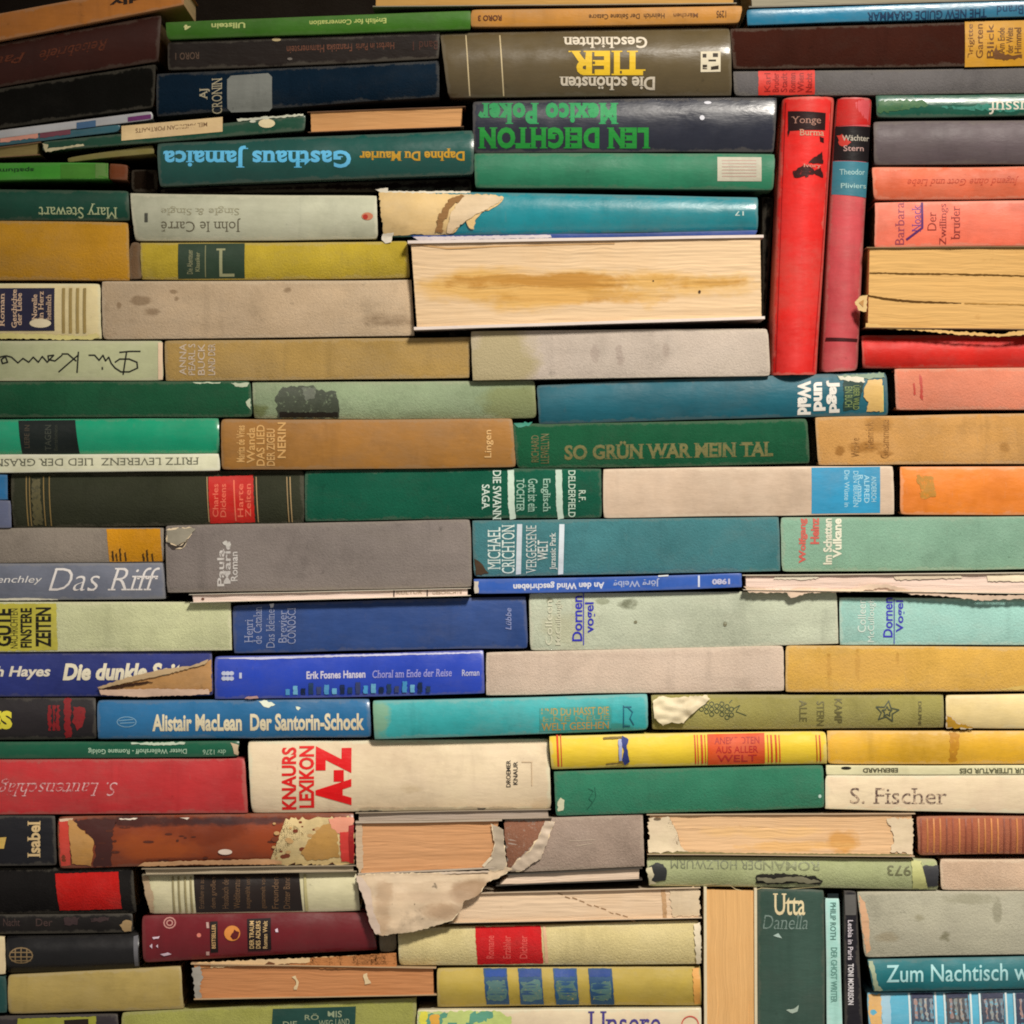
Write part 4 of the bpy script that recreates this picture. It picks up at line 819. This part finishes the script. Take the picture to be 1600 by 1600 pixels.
b = bk('narrow cream spine end at the left edge beside the glossy black hardback', (-100,1465,7,1464,9,1522,-100,1524), (206,182,140), p=4)
b = hb('glossy black hardback with a round gilt emblem', (9,1464,216,1459,217,1514,11,1522), (18,17,19), p=6, k='gloss', bulge=5, wear=.15, stain=.1, yaw=0)
b.stroke([ell(33,1493,18,12,16)+[(51,1493)],[(16,1488),(50,1488)],[(15,1495),(51,1495)],[(18,1501),(48,1501)],[(24,1482),(24,1504)],[(33,1481),(33,1505)],[(42,1482),(42,1504)]], 1.8, (140,116,80), 'emblem', uw=.15); b.patch([(208,1464),(215,1462),(216,1510),(210,1511)], (92,92,96), 'worn_edge', uw=.2)
b = hb('glossy maroon hardback with an orange disc and a black title label', (222,1431,577,1426,590,1484,224,1504), (106,22,30), p=7, k='gloss', bulge=3, wear=.25, stain=.1, yaw=0, var=.7)
b.stroke([ell(265,1442,9,8,12)+[(274,1442)], ell(265,1442,4.5,4,10)+[(269.5,1442)]], 2, (186,130,120), 'emblem'); b.patch(ell(311,1461,3.5,3.5,9), (226,130,110), 'emblem', jag=.5)
l = b.patch([(328,1440),(340,1439.5),(341,1488),(329,1489)], (24,14,14), 'spine_label'); b.t('BESTSELLER', (331,1444,337,1482), (206,166,110), 90, parent=l); b.patch([[(322,1441),(326,1441),(327,1450),(323,1450)],[(322,1487),(327,1487),(327,1493),(322,1493)]], (186,150,140), 'emblem')
b.patch(ell(363,1458,12.5,12,20), (226,140,62), 'emblem'); b.patch([(360,1463),(366,1452),(374,1456),(371,1466),(364,1468)], (90,20,24), 'emblem', jag=.8)
l = b.patch([(386,1436),(423,1434.5),(424,1484),(388,1486)], (26,14,16), 'spine_label')
for x, s in ((390,'DER TRAUM'),(400,'DES ADLERS'),(411,'Roman Welt')): b.t(s, (x,1439,x+7,1482), (206,172,116), 90, parent=l, uw=.1)
b.patch([[(238,1464),(250,1462),(248,1466),(240,1467)],[(234,1478),(238,1474),(238,1482)],[(244,1478),(247,1475),(247,1481)],[(250,1491),(262,1488),(268,1491),(256,1494)],[(430,1452),(434,1450),(435,1456),(431,1456)]], (226,196,206), 'nick', jag=.8)
# ---- centre, torn books
A = fe('paperback with tan paper block and a torn grey cover hanging down over the cream books', (556,1284,784,1280.5,772,1356,560,1366), (176,158,138), (200,146,94), p=7, t=1.2, bulge=.2)
A.patch([(560,1367),(600,1364),(680,1364),(764,1361),(780,1352),(800,1358),(782,1368),(760,1378),(752,1392),(742,1400),(720,1408),(708,1412),(722,1418),(706,1436),(690,1441),(650,1452),(596,1459),(588,1454),(580,1430),(570,1400)], (198,174,142), 'torn_cover', 'paper', jag=1.3, off=2.5, crumple=1.5, cs=62, thick=.2, stain=.9, soak=[(745,1395,40,20,(140,108,78),.7),(600,1400,14,60,(170,140,108),.6),(700,1425,40,14,(150,118,88),.6),(650,1372,90,6,(214,192,160),.6),(680,1400,60,10,(176,150,122),.5)], lift=lambda P: .0045*min(1, max(0, (P.y-1362)/50))+.0015*math.sin((P.x-560)/40))
A.patch([(556,1366),(566,1370),(580,1388),(584,1420),(598,1456),(588,1458),(578,1440),(570,1405),(558,1376)], (198,176,156), 'torn_edge', jag=1, off=4.5, crumple=.6, lift=lambda P: .0045*min(1, max(0, (P.y-1362)/50)))
A.patch([(585,1366),(680,1362),(764,1359.5),(764,1362),(680,1365.5),(586,1370)], (222,196,170), 'torn_edge', jag=.5, off=3.6)
A.patch([(768,1287),(786,1296),(789,1330),(792,1356),(770,1360),(756,1354),(768,1340),(774,1318)], (178,162,138), 'torn_cover', jag=1.2, off=1.8, crumple=1.2, cs=100); A.patch([(766,1338),(770,1340),(757,1354),(753,1352)], (222,200,170), 'torn_edge', jag=.6, off=3.0)
A.patch([(556,1287),(566,1287),(568,1355),(562,1366),(557,1350)], (190,166,136), 'faded_end', 'pages', jag=1, off=.6)
b = fe('crushed grey paper edge squeezed under the thick cream book with red capitals', (556,1270.5,860,1265,862,1278,556,1283), (150,135,115), (168,150,124), p=3, t=.3, bulge=0)
b = hb('grey cloth hardback with a rust stained crumpled left end, right of the torn paperback', (788,1281,1004,1273,1007,1354,794,1364), (160,140,124), p=5, bulge=1.5, stain=.5)
b.patch([(789,1285),(852,1283),(842,1308),(820,1332),(800,1354),(793,1355)], (140,96,74), 'rust_stain', 'cloth', jag=2.5, uw=.3)
b.patch([(852,1283),(866,1284),(856,1312),(846,1340),(815,1360),(796,1361),(806,1346),(828,1330),(842,1306)], (178,160,138), 'torn_cover', jag=1.5, off=1.0, crumple=1.6, cs=120)
b.stroke([[(900,1322),(925,1318)],[(890,1314),(930,1312)]], 1, (190,172,150), 'crease', uw=.2)
b = fe('narrow cream page edge with a black line under the grey cloth hardback', (794,1366,1003,1356,1003,1374,775,1384), (40,34,32), (226,198,160), p=5, t=1.0, bulge=0, yaw=0)
b = fe('cream paper block crossed by a dotted crack, above the cream book with red label', (700,1397,1094,1387,1096,1434,702,1442), (190,165,135), (228,196,150), p=3, t=.5, bulge=.4, yaw=0)
b.stroke([[(872+i*11.3, 1396+i*4.0+1.5*math.sin(i*2)), (879+i*11.3, 1398.5+i*4.0+1.5*math.sin(i*2))] for i in range(11)], 1.8, (140,108,76), 'page_crack')
b.patch([(1033,1388),(1040,1388),(1042,1434),(1036,1434)], (176,140,100), 'stain', jag=1, uw=0); b.patch([(1046,1392),(1092,1386),(1094,1430),(1050,1432)], (206,184,150), 'torn_paper', jag=2, off=.7)
b = hb('cream yellow hardback with a plain red label and frayed right end', (622,1452,1091,1440,1095,1507,624,1509), (200,184,130), p=6, bulge=3, stain=.4)
l = b.patch([(742,1449),(845,1447),(849,1506),(746,1508)], (184,32,34), 'spine_label', 'cloth', jag=.6, wear=.7); b.patch([(848,1448),(853,1448),(857,1506),(852,1506)], (226,176,136), 'gilt_line', jag=.5)
for x, s in ((760,'Romane'),(786,'Erzähler'),(812,'Dichter')): b.t(s, (x,1462,x+12,1498), (206,80,72), 90, parent=l, uw=.5)
b.patch([(1084,1444),(1094,1441),(1096,1505),(1088,1506)], (206,190,160), 'torn_edge', jag=1.6, off=1, crumple=.8)
b = hb('short ribbed grey spine end between the maroon book and the cream yellow one', (592,1462,618,1462,619,1487,594,1488), (128,114,90), p=1, hidepages=True, D=90)
b = hb('olive gold hardback with four dark blue label bands', (683,1514,1094,1511,1096,1571,684,1574), (164,142,60), p=5, k='paper', bulge=4, stain=.3)
for x in (755,809,864,919):
    l = b.patch([(x,1514),(x+37,1514),(x+41,1571),(x+5,1571)], (36,72,106), 'spine_label', jag=.5)
    b.patch([(x+5,1534),(x+34,1532),(x+37,1562),(x+8,1564)], (74,104,100), 'label_picture', jag=3, uw=.3, parent=l); b.patch([(x+3,1516),(x+35,1516),(x+35,1526),(x+3,1527)], (22,60,126), 'label_picture', jag=1, parent=l)
b.patch([(1082,1514),(1093,1513),(1095,1569),(1085,1570)], (196,142,70), 'faded_end', jag=1, uw=.2)
b = pb('cream magazine with a leafy corner and a purple Gothic title at the bottom', (652,1578,1095,1575,1095,1690,652,1690), (232,206,170), p=8, k='gloss', bulge=1, stain=.15, cat='magazine')
b.patch([(653,1580),(780,1579),(800,1590),(790,1620),(760,1688),(653,1688)], (176,190,110), 'cover_picture', jag=2); b.patch([[(660,1584),(700,1582),(690,1600),(662,1602)],[(730,1582),(770,1581),(760,1596),(736,1598)],[(700,1600),(740,1598),(730,1640),(690,1640)]], (84,146,120), 'cover_picture', jag=4)
b.patch([(672,1586),(686,1584),(688,1602),(674,1604)], (226,166,60), 'cover_picture', jag=1.5); b.patch([(656,1580),(668,1580),(664,1630),(655,1660)], (226,214,70), 'cover_picture', jag=2)
b.t('Unsere', (919,1579,1032,1616), (64,54,120), 0, serif=True, bold=.0); b.stroke([ell(1078,1600,13,13,20,a0=180,a1=360)], 1.8, (206,84,70), 'emblem')
# ---- right, lower rows
b = fe('worn cream paper block with ragged ends, above the torn sage book', (1011,1273,1429,1271,1428,1338,1012,1334), (190,160,125), (228,184,128), p=6, t=.5, bulge=-.6, soak=[(1316,1312,26,18,(200,144,72),.8),(1250,1322,90,8,(214,166,100),.7),(1180,1300,120,10,(232,186,120),.5)])
b.patch([(1013,1278),(1046,1277),(1040,1292),(1058,1300),(1052,1318),(1076,1330),(1014,1332)], (232,206,170), 'torn_paper', jag=2, off=.8, crumple=.5); b.patch([(1385,1278),(1427,1279),(1426,1334),(1390,1330),(1398,1310)], (226,200,164), 'torn_paper', jag=2, off=.8, crumple=.4)
b.patch([ell(1027,1279,6,2,8)], (120,100,76), 'stain', off=1.5, jag=1)
b.patch([(1013,1333),(1060,1330),(1140,1332),(1240,1333),(1420,1334),(1422,1339),(1240,1337),(1140,1335.5),(1060,1334),(1014,1336)], (120,110,70), 'torn_edge', jag=.7, off=1)
b = hb('rust brown hardback with fine vertical ribs at the right edge', (1433,1276,1700,1276,1700,1334,1436,1336), (168,98,70), p=5, bulge=2.5, stain=.3)
for i in range(26): b.patch([(1438+i*10,1279),(1440.5+i*10,1279),(1441+i*10,1333),(1438.5+i*10,1333)], ((196,126,66) if i in (1,2,3,6,9,10,11,12,15) else (140,74,54)), 'rib_line', uw=.3, stain=.2)
b = hb('torn sage green book with blackened corners and a faint stamped title', (1011,1339,1464,1343,1466,1390,1014,1384), (160,166,120), p=7, bulge=2.5, stain=.6)
b.t('DER HOLZWURM', (1048,1344,1190,1358), (100,104,78), 180, uw=.45, bold=.0); b.t('ROMAN', (1192,1346,1280,1360), (116,120,88), 180, uw=.5); b.t('1973', (1386,1352,1432,1368), (100,100,70), 180, uw=.3)
b.patch([(1014,1354),(1024,1348),(1036,1350),(1042,1360),(1040,1376),(1016,1380)], (48,50,48), 'burnt_corner', jag=1.2, off=.7); b.patch([(1010,1356),(1018,1354),(1022,1366),(1018,1376),(1026,1380),(1014,1384)], (206,196,160), 'torn_edge', jag=1.5, off=1.2, crumple=1)
b.patch([(1436,1356),(1444,1352),(1466,1352),(1466,1384),(1448,1386),(1438,1374)], (52,52,54), 'burnt_corner', jag=1, off=.7); b.patch([(1424,1344),(1440,1345),(1434,1358),(1440,1380),(1450,1389),(1426,1389)], (178,178,116), 'torn_edge', jag=1, off=.9)
b.patch([(1182,1367),(1220,1365),(1270,1368),(1286,1376),(1280,1383),(1240,1380),(1200,1383),(1180,1380)], (42,40,34), 'torn_hole', jag=1.8, off=.6); b.patch([(1182,1371),(1210,1373),(1246,1369),(1284,1378),(1262,1381),(1240,1377),(1206,1379),(1184,1376)], (130,126,100), 'torn_edge', jag=1.6, off=1.4, crumple=.8)
b.stroke([[(1105,1385),(1140,1383),(1150,1390),(1170,1394),(1190,1388),(1230,1390),(1280,1386)],[(1040,1383),(1080,1384),(1120,1381)]], 1.0, (190,176,130), 'loose_thread')
b = hb('plain pinkish beige hardback at the right edge, beside the torn sage one', (1469,1344,1700,1343,1700,1390,1471,1391), (208,178,148), p=5, bulge=1, stain=.3)
b = hb('thick mottled grey hardback above the teal book with aqua title', (1340,1394,1700,1393,1700,1490,1352,1495), (166,162,140), p=6, bulge=1.5, stain=.6, soak=[(1477,1464,9,8,(112,108,84),.8),(1434,1434,10,8,(140,134,108),.7),(1558,1424,7,20,(130,126,104),.6),(1385,1464,22,10,(136,124,98),.6),(1520,1404,60,10,(140,136,112),.6)])
b.patch([(1342,1398),(1352,1410),(1358,1440),(1360,1486),(1354,1492),(1346,1440)], (206,160,120), 'worn_edge', jag=1.2, uw=.3)
b = hb('teal hardback with a pale aqua title in large letters at the lower right', (1356,1500,1700,1493,1700,1543,1366,1550), (30,106,112), p=7, k='paper', bulge=2.5, stain=.2, var=.7)
b.t('Zum Nachtisch wilde', (1385,1506,1650,1533), (176,226,226), 0, bold=.008, uw=.03, slope=-.016); b.patch([(1357,1502),(1364,1502),(1372,1540),(1380,1548),(1367,1549)], (150,160,130), 'worn_edge', jag=1)
b = hb('sky blue hardback with four dark picture bands at the lower right corner', (1356,1554,1700,1546,1700,1690,1362,1690), (76,156,180), p=5, k='paper', bulge=5)
b.patch([(1358,1556),(1378,1556),(1380,1690),(1362,1690)], (206,160,96), 'worn_edge', jag=2); b.patch([(1378,1556),(1392,1556),(1394,1690),(1380,1690)], (140,176,190), 'rib_line', jag=1)
for x, c in ((1424,(56,66,80)),(1479,(70,72,76)),(1534,(58,64,76)),(1588,(52,56,74))):
    l = b.patch([(x,1553),(x+35,1552),(x+38,1690),(x+3,1690)], c, 'spine_label', jag=.5, stain=.7)
    b.patch([[(x-4,1553),(x-1,1553),(x+2,1690),(x-1,1690)],[(x+37,1552),(x+40,1552),(x+43,1690),(x+40,1690)]], (206,220,216), 'white_line')
    for k in range(4): b.patch([(x+5+k*8,1562),(x+9+k*8,1561),(x+11+k*8,1592+(k*7)%5),(x+7+k*8,1592)], ((146,118,110),(128,128,122),(150,140,130),(110,118,124))[k], 'label_picture', jag=1.5, uw=.5, parent=l)
    b.patch([(x+4,1598),(x+33,1597),(x+35,1640),(x+6,1640)], (70,120,136), 'label_picture', jag=3, uw=.35, parent=l); b.patch([(x+2,1554),(x+34,1553),(x+34,1560),(x+2,1561)], (34,40,66), 'label_picture', jag=1, parent=l)
b = fe('tan paper block standing upright between white boards, lower right of centre', (1100,1386,1182,1388,1183,1692,1101,1692), (226,196,158), (228,176,106), p=5, t=2.2, bulge=-.5, stand=True, stain=.2)
b = hb('dark green book standing upright with a cream name at its top', (1184,1389,1288,1391,1289,1692,1185,1692), (50,72,62), p=6, k='paper', bulge=2, stand=True, stain=.25)
b.t('Utta', (1208,1396,1258,1430), (226,206,160), 0, serif=True, bold=.01, uw=.03); b.t('Danella', (1192,1430,1262,1452), (110,128,118), 0, serif=True, shear=.2, bold=-.008, uw=.5); b.patch([(1208,1462),(1216,1458),(1222,1466),(1214,1464)], (150,170,160), 'nick', uw=.3); b.patch([(1228,1578),(1240,1576),(1248,1570),(1246,1580),(1238,1583)], (150,166,150), 'nick', jag=1, uw=.2)
b = bk('pale aqua thin book standing upright beside the dark green upright one', (1290,1403,1311,1403,1317,1692,1293,1692), (160,210,194), p=6, stand=True, t=.4)
b.t('PHILIP ROTH', (1297,1410,1306,1468), (70,110,100), -90, uw=.2); b.t('DER GHOST WRITER', (1298,1480,1308,1566), (90,136,124), -90, uw=.3); b.patch([(1293,1396),(1310,1396),(1310,1403),(1293,1403)], (14,26,28), 'top_band')
b = pb('thin black book standing upright with vertical white lettering', (1319,1392,1338,1393,1352,1692,1321,1692), (24,22,28), p=4, stand=True)
b.patch([(1320,1398),(1337,1398),(1338,1430),(1321,1430)], (84,82,78), 'spine_label'); b.t('Lesbia in Paris', (1325,1438,1333,1500), (206,196,200), -90, uw=.1); b.t('TONI MORRISON', (1325,1506,1334,1570), (206,200,200), -90, uw=.1, bold=.03)
# ---- bottom left
b = bk('narrow dark teal spine end at the left edge beside the olive cream hardback', (-100,1526,9,1526,11,1582,-100,1584), (30,70,66), p=4)
b = hb('plain olive cream hardback under the glossy black one', (12,1525,282,1511,286,1577,13,1585), (162,140,78), p=4, k='paper', bulge=2, stain=.4, yaw=0)
b = fe('orange tan worn paper block with a frayed grey left end, under the maroon book', (299,1505,681,1512,682,1554,304,1561), (176,140,96), (184,124,74), p=6, t=.8, bulge=.3, stain=.7, yaw=0)
b.patch([(304,1506),(480,1497),(619,1488.5),(620,1513),(480,1512),(304,1511)], (182,122,74), 'page_bundle', 'pages', jag=.5, off=.3, thick=.4, lift=lambda P: .0012*math.sin(P.x/37)); b.patch([(300,1512),(312,1508),(318,1526),(312,1540),(316,1558),(306,1560),(302,1536)], (150,144,132), 'torn_edge', jag=2, off=.9, crumple=1.2); b.patch([[(456,1526),(462,1524),(467,1534),(464,1546),(459,1546),(463,1534)],[(568,1522),(574,1520),(576,1530),(580,1536),(570,1538)]], (226,196,150), 'torn_patch', jag=1.2, off=.7); b.patch([(302,1504),(480,1496),(560,1493),(560,1499),(480,1504),(306,1513)], (216,180,130), 'torn_edge', jag=1, off=.9, uw=0)
b.patch([(420,1502),(430,1505),(424,1510),(412,1508)], (110,66,34), 'stain', jag=1, off=1.2)
b = hb('black book with yellow green labels at the bottom left corner', (-140,1592,184,1585,186,1690,-140,1690), (48,42,44), p=5, k='paper')
b.patch([(27,1592),(150,1588),(152,1688),(28,1688)], (150,150,52), 'spine_label', jag=.8); b.patch([(100,1594),(138,1592),(140,1640),(102,1640)], (36,26,18), 'spine_label')
b = hb('moss green hardback with a dark green label at the bottom, left of the magazine', (190,1583,650,1560,650,1690,190,1690), (144,144,74), p=5, bulge=2, stain=.4, yaw=0)
l = b.patch([(426,1577),(556,1573),(552,1688),(420,1688)], (24,62,54), 'spine_label')
for x, y, s in ((476,1584,'RÖ'),(512,1580,'MIS'),(442,1596,'DIE'),(498,1594,'WEG'),(524,1592,'LAND')): b.t(s, (x,y,x+22,y+10), (130,140,110), 0, parent=l, uw=.3)
